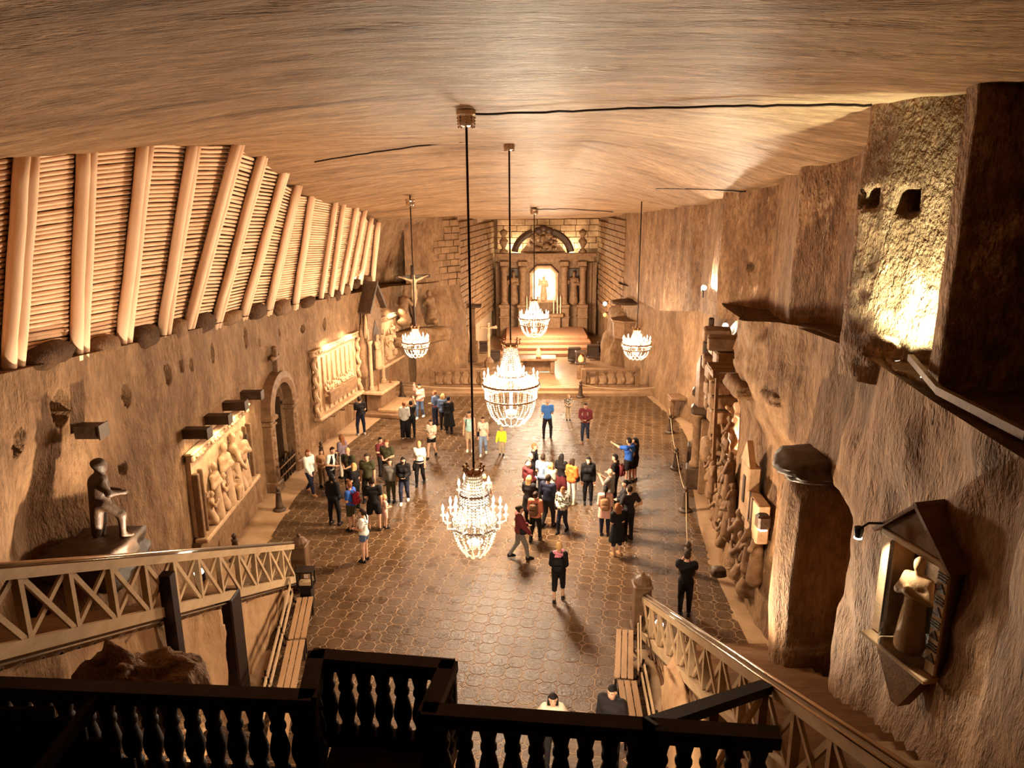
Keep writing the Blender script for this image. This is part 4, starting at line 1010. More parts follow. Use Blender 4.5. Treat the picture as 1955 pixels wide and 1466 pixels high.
m = MB(); n = 18; pr = [(hw + .02, -.1), (hw + .02, .34), (hw + .22, .40), (hw + .44, .34), (hw + .46, -.1)]; vs = []
for i in range(n + 1):
    g = math.pi * i / n
    for R, q in pr: vs.append((-R * math.cos(g), q, sp + .2 + R * math.sin(g)))
k = len(pr); m.add(vs, [(i * k + j, i * k + j + 1, (i + 1) * k + j + 1, (i + 1) * k + j) for i in range(n) for j in range(k - 1)], MD); m.build('arch', M_carv, dw)
m = MB(); zt = sp + hw + .62; m.bbox((0, .15, zt + .35), (.14, .2, 1.0), .03, MD); m.bbox((0, .15, zt + .55), (.5, .2, .14), .03, MD); m.ball((0, .15, zt + .88), .11, 8, 6, MD); m.ball((-.26, .15, zt + .55), .1, 8, 6, MD); m.ball((.26, .15, zt + .55), .1, 8, 6, MD); m.build('cross', M_carv, dw)
for i in range(6):
    x = -hw + .18 + i * (2 * hw - .36) / 5; m = MB(); m.tube([(x - .1, .25, .05), (x - .1, .25, .75), (x, .25, .95), (x + .1, .25, .75), (x + .1, .25, .05)], .03, 6, True, MD); m.build('picket', M_iron, dw)
m = MB(); m.beam(MD @ Vector((-hw, .27, .35)), MD @ Vector((hw, .27, .35)), .03, .05); m.beam(MD @ Vector((-hw, .27, .7)), MD @ Vector((hw, .27, .7)), .03, .05); m.build('gate_rail', M_carv, dw)
m = MB(); m.box((0, -2.5, 1.6), (2.6, .1, 3.4), MD); m.build('shade_backing', M_black, dw); m = MB(); m.box((hw + .02, -1.3, 1.7), (.12, 2.3, 3.4), MD); m.build('shade_lining_side', M_statue, dw); m = MB(); m.box((-hw - .02, -1.3, 1.7), (.12, 2.3, 3.4), MD); m.build('shade_lining_side', M_statue, dw); m = MB(); m.box((0, -1.3, 3.5), (2 * hw, 2.3, .12), MD); m.build('shade_lining_top', M_statue, dw)  # black and dark panels added to stand for the shade inside the doorway
# ---- gothic side altar
MG = frame_l(35.85, 0, .1); ga = thing('gothic_side_altar', MG @ Vector((0, .4, 0)), 'tall gabled side altar with niche and mensa between the reliefs, left', 'altar')
part(ga, 'mensa_block', M_carv, lambda m: m.bbox((0, .5, .55), (1.9, .8, 1.0), .04, MG))
part(ga, 'mensa_top', M_pale, lambda m: m.bbox((0, .52, 1.12), (2.4, 1.05, .14), .03, MG))
part(ga, 'retable', M_carv, lambda m: m.bbox((0, .05, 2.4), (2.1, .3, 2.5), .04, MG))
part(ga, 'gable', M_carv, lambda m: m.prism([(-1.0, 3.6), (1.0, 3.6), (.75, 5.1), (0, 6.2), (-.75, 5.1)], .35, MG))
part(ga, 'niche', M_statue, lambda m: m.prism([(-.35, 2.1), (.35, 2.1), (.35, 3.9), (0, 4.5), (-.35, 3.9)], .38, MG))
part(ga, 'gable_roof', M_statue, lambda m: (m.beam(MG @ Vector((-1.0, .25, 5.0)), MG @ Vector((.06, .25, 6.35)), .7, .12), m.beam(MG @ Vector((1.0, .25, 5.0)), MG @ Vector((-.06, .25, 6.35)), .7, .12)))
for sx in (-1, 1):
    part(ga, 'side_column', M_pale, lambda m: (m.lathe([(.14, 0), (.14, .15), (.09, .2), (.09, 2.2), (.15, 2.35), (.15, 2.45)], 10, MG, (sx * .75, .35, 1.2)),))
    part(ga, 'pinnacle', M_pale, lambda m: m.lathe([(.13, 0), (.13, .3), (.05, 1.1), (.01, 1.2)], 8, MG, (sx * .85, .25, 3.7)))
    part(ga, 'candlestick', M_brass, lambda m: m.lathe([(.1, 0), (.03, .06), (.03, .4), (.06, .42), (.025, .44), (.025, .75), (.0, .76)], 8, MG, (sx * .8, .7, 1.19)))
part(ga, 'scroll', M_carv, lambda m: m.lathe([(.16, 0), (.24, .3), (.12, .9), (.2, 1.5), (.1, 2.1), (.04, 2.6)], 10, MG, (-1.35, .2, 1.9)), True)
fig_obj('carved_figure', 'robe', MG @ TRS((0, .42, 2.15), 0, .95), M_pale, ga)
part(ga, 'step', M_carv, lambda m: m.bbox((0, 1.1, .1), (2.9, 1.9, .2), .03, MG))
part(ga, 'kneeling_step', M_bench, lambda m: m.bbox((0, 1.25, .28), (2.3, 1.0, .16), .03, MG))
# little floodlight on the timber
p = py(676, 546, 35.2); fd = thing('floodlight', p, 'small lit floodlight at the far foot of the timber lining', 'lamp')
part(fd, 'housing', M_black, lambda m: m.bbox(tuple(p), (.22, .22, .25), .03)); part(fd, 'lamp_face', M_spot, lambda m: m.bbox((p.x + .02, p.y - .12, p.z + .06), (.2, .03, .2), .005))
lamp('timber_light', p + Vector((.15, 0, .3)), 60, .06)
# ---- crucifixion group on the far left wall
pc = hit(788, 528, lambda x, y, z: x - xl(y) - .85, 20); cr = thing('crucifix_group', (pc.x, pc.y, 4.6), 'carved crucifix on a rock ledge high on the far left wall', 'crucifix')
rc = math.radians(-28); Rm = lambda loc, s=1.0: TRS(loc, rc - math.pi / 2 - .6, s)
part(cr, 'cross_post', M_statue, lambda m: m.bbox((0, 0, .1), (.16, .14, 3.6), .02, TRS((pc.x, pc.y, pc.z - 1.3), rc + math.pi)))
part(cr, 'cross_beam', M_statue, lambda m: m.bbox((0, 0, 0), (1.9, .14, .16), .02, TRS((pc.x, pc.y, pc.z), math.radians(20))))
fig_obj('corpus', 'corpus', TRS((pc.x + .05, pc.y - .14, pc.z - 1.65), math.pi + math.radians(20), 1.05), M_pale, cr)
lamp('crucifix_light', (pc.x + .6, pc.y - 1.0, pc.z + .3), 25, .05, (.9, 1, .75), 70, (pc.x, pc.y, pc.z - .2))
for u, v, rz, lab in ((773, 618, -.6, 'kneeling carved figure left of the high crucifix'), (823, 617, .9, 'kneeling carved figure right of the high crucifix')):
    q = hit(u, v, lambda x, y, z: x - xl(y) - .75, 20); tag(fig_obj('kneeling_statue', 'kneel', TRS(q, rz, 1.35), M_carv), lab, 'statue')
q = hit(798, 628, lambda x, y, z: x - xl(y) - .5, 20); V, F = rock_mesh((q.x, q.y, q.z - .35), (1.9, .7, .45), 31, 4, .25)
V = xf(V - np.array((q.x, q.y, 0)), Matrix.Translation((q.x, q.y, 0)) @ Matrix.Rotation(math.radians(40), 4, 'Z')); np_obj('rock_ledge', V, F, M_rock, cr, False)
# ================================================================== SANCTUARY
def slab(name, pts, z0, z1, mt, parent=None, kind=None, loc=None):
    m = MB(); n = len(pts); m.add([(x, y, z0) for x, y in pts] + [(x, y, z1) for x, y in pts], [tuple(reversed(range(n))), tuple(range(n, 2 * n))] + [(i, (i + 1) % n, n + (i + 1) % n, n + i) for i in range(n)])
    return m.build(name, mt, parent, kind=kind, loc=loc)
M_plat = mat('sanctuary_floor', (.22, .13, .066, 1), .4, (.30, .185, .098, 1), 2, .25, 12)
M_carpet = mat('wooden_altar_steps', (.27, .13, .065, 1), .6, (.33, .17, .09, 1), 6, .2, 30)
a_, b_ = pz(752, 752, 0), pz(1322, 752, 0)
slab('platform_floor', [(a_.x, a_.y), (b_.x, b_.y), (7.4, 41), (7.0, 44), (6.6, 54.2), (-1.6, 54.2), (-3.2, 43.7), (-6.6, 39.6)], 0, .32, M_plat, kind='structure')
slab('platform_floor', [(a_.x, a_.y - .45), (b_.x, b_.y - .45), (b_.x, b_.y + .02), (a_.x, a_.y + .02)], 0, .16, M_plat, kind='structure')
stp = thing('altar_steps', (2, 47, .32), 'broad reddish wooden steps rising to the main altar', 'steps')
for k in range(4):
    y0 = 46.2 + k * .9; part(stp, 'step', M_carpet, lambda m: m.bbox((2.35, (y0 + 52.6) / 2, .32 + .1 + k * .2), (6.2 - k * .25, 52.6 - y0, .2), .02))
# balustrades on the platform
def sanct_bal(u0, u1, label):
    a, b = pz(u0, 738, .32), pz(u1, 738, .32); r = thing('sanctuary_balustrade', a.lerp(b, .5), label, 'balustrade'); d = b - a
    part(r, 'rail', M_carv, lambda m: m.beam(a + Vector((0, 0, .92)), b + Vector((0, 0, .92)), .3, .12)); part(r, 'bottom_rail', M_carv, lambda m: m.beam(a + Vector((0, 0, .06)), b + Vector((0, 0, .06)), .3, .12))
    n = max(3, int(d.length / .42))
    for i in range(n):
        p = a.lerp(b, (i + .5) / n); part(r, 'baluster', M_carv, lambda m: m.lathe([(.06, .1), (.09, .16), (.15, .3), (.13, .42), (.06, .6), (.06, .68), (.11, .78), (.11, .86)], 8, None, tuple(p)), True)
    for p in (a, b): part(r, 'end_post', M_carv, lambda m: m.bbox((p.x, p.y, p.z + .5), (.26, .3, 1.0), .02))
sanct_bal(826, 922, 'carved stone balustrade on the left of the sanctuary step'); sanct_bal(1114, 1216, 'carved stone balustrade on the right of the sanctuary step')
# ---- main altar
YA = 52.9
A = lambda u, v, y=YA: py(u, v, y)
alt = thing('main_altar', A(1040, 640, YA), 'tall carved high altar with columns, niches and lit central picture', 'altar')
def abox(m, u0, u1, v0, v1, d, y=YA, b=.04):
    p, q = A(u0, v0, y), A(u1, v1, y); m.bbox(((p.x + q.x) / 2, y + d / 2 - .0, (p.z + q.z) / 2), (abs(q.x - p.x), d, abs(p.z - q.z)), b)
part(alt, 'back_panel', M_carv, lambda m: abox(m, 950, 1130, 492, 650, .3, YA + .55))
part(alt, 'entablature', M_carv, lambda m: (abox(m, 945, 1140, 484, 490, 1.0, YA - .35), abox(m, 950, 1135, 490, 499, .8, YA - .2)))
for u in (963, 998, 1077, 1112):
    p, q = A(u, 581, YA - .1), A(u, 508, YA - .1); h = q.z - p.z
    part(alt, 'column', M_carv, lambda m: m.lathe([(.30, 0), (.30, .1), (.24, .16), (.225, .3), (.235, h * .3), (.2, h * .86), (.26, h * .9), (.3, h)], 12, None, (p.x, p.y, p.z)), True)
    part(alt, 'capital', M_carv, lambda m: (abox(m, u - 9, u + 9, 499, 508, .6, YA - .4),))
    part(alt, 'pedestal', M_carv, lambda m: (abox(m, u - 9, u + 9, 588, 655, .6, YA - .4), abox(m, u - 11, u + 11, 582, 588, .8, YA - .5), abox(m, u - 11, u + 11, 604, 608, .76, YA - .48)))
for u in (981, 1095):
    part(alt, 'niche', M_statue, lambda m: abox(m, u - 10, u + 10, 512, 580, .1, YA + .48))
    fig_obj('saint_figure', 'robe', TRS(A(u, 578, YA + .2), math.pi, 1.28), M_carv, alt, 'staff')
part(alt, 'picture_frame', M_pale, lambda m: [m.tube([A(x, y, YA + .35) for x, y in ((1014, 575), (1014, 522), (1026, 510), (1051, 510), (1063, 522), (1063, 575), (1014, 575))], .13, 6)])
M_win = mat('lit_altar_picture', (.7, .6, .4, 1), .4, emit=(1.0, .78, .50, 1), estr=1.0)
nt = M_win.node_tree; nz = nt.nodes.new('ShaderNodeTexNoise'); nz.inputs['Scale'].default_value = 2.2; nz.inputs['Detail'].default_value = 4; tc = nt.nodes.new('ShaderNodeTexCoord'); nt.links.new(tc.outputs['Object'], nz.inputs['Vector'])
rp_ = nt.nodes.new('ShaderNodeValToRGB'); rp_.color_ramp.elements[0].position = .38; rp_.color_ramp.elements[0].color = (.38, .24, .10, 1); rp_.color_ramp.elements[1].position = .62; rp_.color_ramp.elements[1].color = (1, .86, .6, 1)
nt.links.new(nz.outputs['Fac'], rp_.inputs[0]); nt.links.new(rp_.outputs[0], nt.nodes['Principled BSDF'].inputs['Emission Color'])
def litpane(m):
    P = [A(x, y, YA + .40) for x, y in ((1016, 573), (1016, 523), (1027, 513), (1050, 513), (1061, 523), (1061, 573))]; m.add(P + [p + Vector((0, .08, 0)) for p in P], [tuple(range(6)), tuple(range(6, 12))])
part(alt, 'lit_picture', M_win, litpane)
fig_obj('picture_figure', 'robe', TRS(A(1038, 572, YA + .3), math.pi, .95), M_pale, alt, 'bless')
lamp('altar_picture_light', A(1038, 530, YA - .6), 20, .3, (1, .85, .6))
part(alt, 'altar_table', M_carv, lambda m: (abox(m, 1006, 1070, 606, 640, .9, YA - .9), abox(m, 1000, 1076, 600, 606, 1.1, YA - 1.0)))
for u in (1006, 1012, 1020, 1057, 1064, 1070):
    p = A(u, 598, YA - .6); part(alt, 'candle', mat('candle_wax', (.75, .45, .3, 1), .5), lambda m: m.lathe([(.09, 0), (.04, .05), (.04, .3), (.045, .32), (.04, .9 + .3 * ((int(u) * 7) % 3) / 3), (.0, 1.3)], 8, None, tuple(p)))
# pediment arch and crest
m = MB(); P = []
for i in range(17):
    g = math.pi * (.04 + .92 * i / 16); P.append(A(1036 - 54 * math.cos(g), 486 - 46 * math.sin(g), YA + .1))
segs = [P[:7], P[10:]]
for s_ in segs: m = MB(); m.tube(s_, .26, 6); m.build('pediment_half', M_statue, alt)
part(alt, 'tympanum', M_pale, lambda m: m.add([A(992 + 90 * i / 12, 484 - 38 * math.sin(math.pi * i / 12), YA + .3) for i in range(13)], [tuple(range(13))]))
random.seed(5)
m = MB()
for i in range(26): m.ball(A(1015 + random.random() * 46, 445 + random.random() * 32, YA - .05), (random.uniform(.12, .28), .2, random.uniform(.1, .22)), 6, 4)
m.build('carved_crest', M_carv, alt, True)
part(alt, 'crown', M_statue, lambda m: [m.ball(A(x, y, YA), (.35, .3, .25), 8, 5) for x, y in ((1028, 440), (1038, 436), (1048, 440))], True)
for u in (962, 1112):
    p, q = A(u, 482, YA), A(u, 437, YA); h = q.z - p.z
    part(alt, 'urn', M_carv, lambda m: m.lathe([(.3, 0), (.3, .15), (.12, .3), (.3, h * .4), (.32, h * .5), (.16, h * .62), (.14, h * .68), (.26, h * .78), (.28, h * .9), (.05, h)], 10, None, (p.x, p.y, p.z)), True)
for u in (985, 1090):
    q = A(u, 478, YA + .6); lamp('altar_top_light', (q.x, q.y, q.z + .1), 70, .1, (1, .92, .62))
part(alt, 'side_pier', M_carv, lambda m: (abox(m, 946, 955, 500, 655, .4, YA + .4), abox(m, 1121, 1128, 500, 655, .4, YA + .4), abox(m, 1131, 1137, 500, 655, .4, YA + .5)))
lamp('altar_fill', A(1040, 600, 47.5), 750, .5)  # added fill light with no fitting, brightens the altar
# ---- free altar table, lantern stand, processional cross, kneelers
p0, p1 = pz(993, 715, .32), pz(1057, 715, .32); pc0 = p0.lerp(p1, .5); at_ = thing('altar_table', pc0, 'low free-standing altar table with carved front before the main altar', 'table')
part(at_, 'table_top', M_carv, lambda m: m.bbox((pc0.x, pc0.y + .5, 1.18), (2.3, 1.1, .14), .03))
for sx in (-1, 1): part(at_, 'leg_block', M_carv, lambda m: m.bbox((pc0.x + sx * .9, pc0.y + .5, .72), (.25, .8, .8), .03))
part(at_, 'front_panel', M_carv, lambda m: m.bbox((pc0.x, pc0.y + .62, .72), (1.6, .1, .75), .03))
def flame(name, p, label, s=1.0):
    r = thing(name, p, label, 'candle'); part(r, 'glass', M_candle, lambda m: m.lathe([(.05 * s, 0), (.1 * s, .08 * s), (.1 * s, .2 * s), (.05 * s, .3 * s), (.01, .34 * s)], 8, None, tuple(p)), True)
    part(r, 'holder', M_brass, lambda m: m.lathe([(.09 * s, -.06), (.11 * s, -.03), (.06 * s, .01)], 8, None, tuple(p)))
q = Vector((pc0.x + .1, pc0.y + .2, 1.31)); flame('altar_candle', q, 'orange glowing candle glass on the free altar table', 1.6)
p = pz(1108, 722, .32); ln = thing('lantern_stand', p, 'square stand with orange glowing lantern by the right balustrade', 'lantern')
part(ln, 'pedestal', M_carv, lambda m: m.bbox((p.x, p.y, .75), (.4, .4, .86), .03)); part(ln, 'lantern_case', M_statue, lambda m: [m.bbox((p.x + a * .24, p.y + b * .2, 1.5), (.06, .06, .66), .01) for a in (-1, 1) for b in (-1, 1)] + [m.bbox((p.x, p.y, 1.2), (.6, .5, .06), .02), m.bbox((p.x, p.y, 1.84), (.6, .5, .08), .02)])
part(ln, 'glowing_pane', M_candle, lambda m: m.lathe([(.12, 0), (.16, .1), (.13, .25), (.03, .4)], 8, None, (p.x, p.y, 1.27)))
p = pz(934, 706, .32); cs = thing('processional_cross', p, 'pale standing crucifix on a tall base left of the altar steps', 'crucifix')
part(cs, 'base', M_carv, lambda m: m.lathe([(.4, 0), (.4, .12), (.28, .2), (.3, .5), (.15, .7), (.1, .8)], 10, None, tuple(p)))
part(cs, 'shaft', M_pale, lambda m: m.bbox((p.x, p.y, 1.95), (.16, .14, 2.4), .03)); part(cs, 'cross_arm', M_pale, lambda m: m.bbox((p.x, p.y, 2.85), (1.0, .12, .14), .03))
fig_obj('corpus', 'corpus', TRS((p.x, p.y - .12, 2.0), math.pi, .6), M_pale, cs)
# small side altar at the corner of the left chancel wall
p = pz(893, 690, .32); sa = thing('corner_side_altar', p, 'small carved side altar with statue at the corner of the block wall', 'altar')
part(sa, 'mensa', M_carv, lambda m: m.bbox((p.x, p.y + .3, .9), (1.3, .9, 1.16), .04)); part(sa, 'retable', M_carv, lambda m: m.bbox((p.x - .1, p.y + .9, 2.3), (1.2, .3, 2.4), .04)); part(sa, 'canopy', M_statue, lambda m: m.bbox((p.x + .1, p.y + .6, 3.7), (1.6, .9, .14), .04))
fig_obj('saint_figure', 'robe', TRS((p.x - .1, p.y + .5, 1.5), math.pi, 1.0), M_pale, sa)
for k, (u, v) in enumerate(((925, 672), (945, 690))):
    q = pz(u, v, .32); kn = thing('kneeler', q, ('dark kneeler near the corner side altar', 'dark kneeler beside the standing crucifix')[k], 'kneeler')
    part(kn, 'desk', M_statue, lambda m: m.bbox((q.x, q.y, 1.0), (.7, .35, .08), .02)); part(kn, 'front', M_statue, lambda m: m.bbox((q.x, q.y + .12, .66), (.66, .06, .66), .01)); part(kn, 'knee_board', M_statue, lambda m: m.bbox((q.x, q.y - .35, .48), (.66, .3, .08), .02))
for k, (u, v) in enumerate(((1096, 690), (1132, 684), (1152, 678))):
    q = pz(u, v, .32); kn = thing('kneeler', q, ('dark kneeler at the right end of the altar steps', 'dark kneeler before the right chancel wall', 'carved stall against the right chancel wall')[k], 'kneeler')
    part(kn, 'desk', M_statue, lambda m: m.bbox((q.x, q.y, 1.15), (.8, .4, .1), .02)); part(kn, 'front', M_statue, lambda m: m.bbox((q.x, q.y + .12, .72), (.76, .06, .8), .01)); part(kn, 'knee_board', M_statue, lambda m: m.bbox((q.x, q.y - .4, .48), (.76, .35, .1), .02))
for k, (u, v) in enumerate(((1155, 580), (1155, 601))):
    q = py(u, v, 48.5); s_ = thing('wall_lantern', q, ('small lit wall lantern, upper one on the right chancel wall', 'small orange lit lantern, lower one on the right chancel wall')[k], 'lamp')
    part(s_, 'globe', M_spot if k == 0 else M_candle, lambda m: m.ball(tuple(q), (.13, .13, .14), 8, 6), True); part(s_, 'bracket', M_iron, lambda m: m.beam(q + Vector((.08, .1, .15)), q + Vector((1.0, .3, .2)), .04, .04))
# ---- pulpit rock with its stair parapet on the right
pu = pz(1225, 700, .32); V, F = rock_mesh((pu.x, pu.y + 1.5, 1.7), (1.9, 1.3, 2.1), 41, 5, .16); V[:, 0] += np.where(V[:, 2] < 2, (2 - V[:, 2]) * .25 * np.sign(V[:, 0] - pu.x), 0)
pul = thing('rock_pulpit', pu, 'pulpit cut from rough rock with sloping parapet, right of the sanctuary', 'pulpit')
np_obj('rock_body', V, F, M_rock, pul, False)
a, b = py(1222, 590, 42.6), py(1277, 690, 39.6)
part(pul, 'stair_parapet', M_carv, lambda m: (m.beam(a, b, .3, .3), m.prism([(0, 0), (0, -1.3), (1, -1.3), (1, 0)], .25, Matrix(((b.x - a.x, 0, 0, a.x), (b.y - a.y, 1, 0, a.y), (b.z - a.z, 0, 1, a.z), (0, 0, 0, 1))))))
part(pul, 'parapet_post', M_carv, lambda m: (m.bbox((b.x + .1, b.y, b.z - .6), (.5, .5, 1.9), .05), m.bbox((b.x + .1, b.y, b.z + .38), (.65, .65, .16), .05)))
q = py(1200, 600, 42.4); part(pul, 'basket', M_carv, lambda m: m.lathe([(.5, 0), (.9, .3), (.95, 1.2), (1.05, 1.25), (1.05, 1.35)], 8, None, (q.x, q.y, q.z - 1.6)))
q = py(1200, 577, 42.4); part(pul, 'sounding_board', M_statue, lambda m: m.lathe([(.2, .2), (1.0, .08), (1.05, 0), (.9, -.06)], 8, None, tuple(q)))
q = pz(1306, 742, .32); q.x += .25; gt = thing('iron_gate', (q.x, q.y + 2.6, .32), 'low dark iron gate at the top of small steps, far right', 'gate')
for i in range(8): part(gt, 'bar', M_iron, lambda m: m.tube([(q.x - .6 + i * .17, q.y + 2.6, .9), (q.x - .6 + i * .17, q.y + 2.6, 2.0)], .025, 5))
part(gt, 'rail', M_iron, lambda m: (m.beam((q.x - .7, q.y + 2.6, 1.0), (q.x + .7, q.y + 2.6, 1.0), .04, .05), m.beam((q.x - .7, q.y + 2.6, 1.9), (q.x + .7, q.y + 2.6, 1.9), .04, .05)))
for k in range(3): part(gt, 'step', M_carv, lambda m: m.bbox((q.x - .1, q.y + 2.2 - k * .35, .32 + .5 - k * .2), (1.6, .5, .2), .02))
q = pz(1306, 770, 0); pk = thing('paschal_candle', q, 'tall pale candle on a carved stand at the right corner', 'candle')
part(pk, 'stand', M_carv, lambda m: m.lathe([(.4, 0), (.4, .15), (.25, .3), (.16, .8), (.26, 1.0), (.1, 1.1)], 10, None, tuple(q)), True); part(pk, 'candle', M_pale, lambda m: m.lathe([(.07, 0), (.06, 1.5), (.02, 1.56)], 8, None, (q.x, q.y, 1.1)))
q = floor_at(1292, 800); sb = thing('stone_mensa', q, 'small stone table with block feet at the right wall near the candle', 'table')
part(sb, 'table_top', M_carv, lambda m: m.bbox((q.x + .2, q.y + .3, 1.0), (1.1, .9, .14), .03))
for sx in (-.25, .45): part(sb, 'foot', M_carv, lambda m: m.bbox((q.x + sx, q.y + .3, .47), (.22, .6, .92), .03))
lamp('pulpit_fill', py(1262, 640, 38.5) + Vector((0, -.5, 1.0)), 120, .1, WARM, 110, py(1265, 600, 42.5))  # added lamp without a fitting, brightens the pulpit rock
# ================================================================== RIGHT WALL
# ---- arched portal with columns
yc = (PORT[0] + PORT[1]) / 2; MP = frame_r(yc, 0, .05); hw = (PORT[1] - PORT[0]) / 2; sp = PORT[2] - hw
por = thing('columned_portal', MP @ Vector((0, 0, 0)), 'arched portal with two round columns on square plinths, right wall', 'doorway')
for sx in (-1, 1):
    part(por, 'column', M_carv, lambda m: m.lathe([(.26, 0), (.26, .12), (.2, .2), (.19, .4), (.17, sp - .9), (.22, sp - .8), (.28, sp - .7)], 12, MP, (sx * (hw + .35), .45, .8)), True)
    part(por, 'plinth', M_statue, lambda m: m.bbox((sx * (hw + .35), .45, .4), (.66, .7, .8), .03, MP))
    part(por, 'capital', M_statue, lambda m: m.bbox((sx * (hw + .35), .42, sp + .25), (.6, .62, .35), .08, MP))
    part(por, 'pilaster', M_carv, lambda m: m.bbox((sx * (hw + .85), .15, sp / 2), (.35, .4, sp), .03, MP))
m = MB(); n = 18; pr = [(hw + .0, -.1), (hw + .0, .55), (hw + .30, .62), (hw + .62, .5), (hw + .64, -.1)]; vs = []
for i in range(n + 1):
    g = math.pi * i / n
    for R, q in pr: vs.append((-R * math.cos(g), q, sp + .4 + R * math.sin(g)))
k = len(pr); m.add(vs, [(i * k + j, i * k + j + 1, (i + 1) * k + j + 1, (i + 1) * k + j) for i in range(n) for j in range(k - 1)], MP); m.build('arch', M_carv, por)
part(por, 'finial', M_statue, lambda m: (m.bbox((0, .2, sp + hw + 1.3), (.5, .5, .6), .06, MP), m.bbox((0, .2, sp + hw + 2.0), (.2, .2, .9), .04, MP), m.bbox((0, .2, sp + hw + 2.1), (.6, .2, .18), .04, MP)))
tag(fig_obj('portal_statue', 'robe', MP @ TRS((.1, -.5, 1.2), 0, 1.2), M_carv, None, 'bless'), 'carved figure inside the arched portal on the right', 'statue')
# ---- grotto with the nativity figures, stepped rock posts above
gy0, gy1, gz0, gz1 = GROT
MGR = frame_r((gy0 + gy1) / 2, gz0, -.2)
for j, (yy, lab) in enumerate(((23.3, 'stepped dark rock jamb on the far side of the lit grotto'), (21.9, 'stepped dark rock post dividing the lit grotto'))):
    Mg = frame_r(yy, 0, .0); gr = thing('stepped_rock_jamb', Mg @ Vector((0, 0, gz0)), lab, 'rock')
    for k in range(6):
        z = gz0 + .9 + k * .45; off = .15 + .22 * abs((k % 3) - 1) + .1 * k / 6
        part(gr, 'rock_block', M_carv, lambda m: m.bbox((.04 * (k % 2), off * .5 + .05, z), (.62, .62 + .22 * (k % 2), .42), .05, Mg @ Matrix.Rotation(.12 * math.sin(k * 2 + j), 4, 'Z')))
for k, (x, y_, z, s, rz, kd, ar) in enumerate([(1.1, .35, -.1, .95, .3, 'robe', 'fold'), (-.2, -.1, .0, 1.0, .5, 'robe', 'staff'), (-.6, .2, .0, .85, -.7, 'kneel', 'fold'), (.35, .1, .0, .8, .9, 'kneel', 'fold')]):
    o = fig_obj('grotto_figure', kd, MGR @ TRS((x, y_, z), rz, s), M_pale if k in (1,) else M_carv, None, ar)
    tag(o, ('carved saint on a pedestal left in the grotto of the right wall', 'robed carved figure beside the grotto lamp', 'kneeling carved figure nearest the grotto edge', 'kneeling carved figure between the grotto saints')[k], 'statue')
q = MGR @ Vector((1.1, .35, -.55)); V, F = rock_mesh(q, (.45, .4, .45), 71, 3, .15); tag(np_obj('statue_pedestal', V, F, M_carv, None, False, loc=q), 'rock pedestal under the left grotto saint', 'rock')
q = MGR @ Vector((-.55, -.4, .35)); gl = thing('grotto_lamp', q, 'bright hidden lamp at the back of the grotto', 'lamp'); part(gl, 'lamp_face', M_spot, lambda m: m.ball(tuple(q), .09, 8, 6), True); part(gl, 'holder', M_iron, lambda m: m.lathe([(.08, -.3), (.05, -.2), (.06, -.06)], 8, None, tuple(q)))
lamp('grotto_light', q + Vector((-.1, 0, .2)), 140, .08, (1, .78, .5))
crt = thing('wooden_crate_lid', (6.2, 20.0, 6.0), 'rough plank hood over the grotto lamp', 'hood')
Mc = frame_r(20.9, 5.55, .3)
for k in range(4): part(crt, 'plank', M_dwood2, lambda m: m.bbox((-.5 + k * .27, 0, .02 * (k % 2)), (.25, .95, .06), .01, Mc))
part(crt, 'cross_beam', M_dwood2, lambda m: m.bbox((-.1, .42, -.1), (1.2, .12, .14), .01, Mc)); part(crt, 'pole', M_dwood2, lambda m: m.beam(Mc @ Vector((-.65, .35, 0)), Mc @ Vector((-.65, .3, -2.6)), .09, .09, (0, 1, 0)))
# ---- crowd reliefs
def crowd(name, y0, y1, z0, z1, n, label, seed, s=(.55, .8), off=.25):
    random.seed(seed); Mq = frame_r((y0 + y1) / 2, 0, 0); r = thing(name, Mq @ Vector((0, 0, z0)), label, 'relief')
    for k in range(n):
        y = random.uniform(y0, y1); z = z0 + (z1 - z0) * (k / n); Mf = frame_r(y, z, off + random.uniform(-.06, .12)); fig_obj('figure', random.choice(['robe', 'robe', 'kneel']), Mf @ TRS((0, 0, 0), random.uniform(-1, 1), random.uniform(*s)), M_carv, r)
    return r
crowd('crowd_relief', 19.0, 22.6, .5, 2.6, 26, 'tall high relief of crowded carved figures below the grotto, right wall', 8)
c2 = crowd('crowd_relief', 16.4, 18.0, .5, 1.5, 12, 'relief of standing carved figures before a carved town, right wall', 9, (.8, 1.05), .3)
Mt = frame_r(17.2, 0, .3)
part(c2, 'carved_tower', M_pale, lambda m: (m.bbox((.25, .0, 3.2), (.7, .3, 1.4), .03, Mt), m.prism([(-.15, 3.9), (.65, 3.9), (.25, 4.5)], .15, Mt)))
for b_ in (((.2, .16, 3.25), (.16, .04, .7)), ((-.35, .16, 3.0), (.06, .04, .8)), ((-.55, .16, 2.9), (.06, .04, .8))): part(c2, 'tower_window', M_statue, lambda m: m.bbox(b_[0], b_[1], .01, Mt))
part(c2, 'carved_wall', M_pale, lambda m: m.bbox((-.5, .0, 2.8), (1.0, .3, 1.0), .03, Mt))
q = Mt @ Vector((.9, .45, .55)); V, F = rock_mesh(q, (.2, .18, .13), 75, 3, .15); tag(np_obj('stone_bowl', V, F, M_statue, None, False, loc=q), 'small dark carved bowl at the foot of the crowd relief', 'bowl')
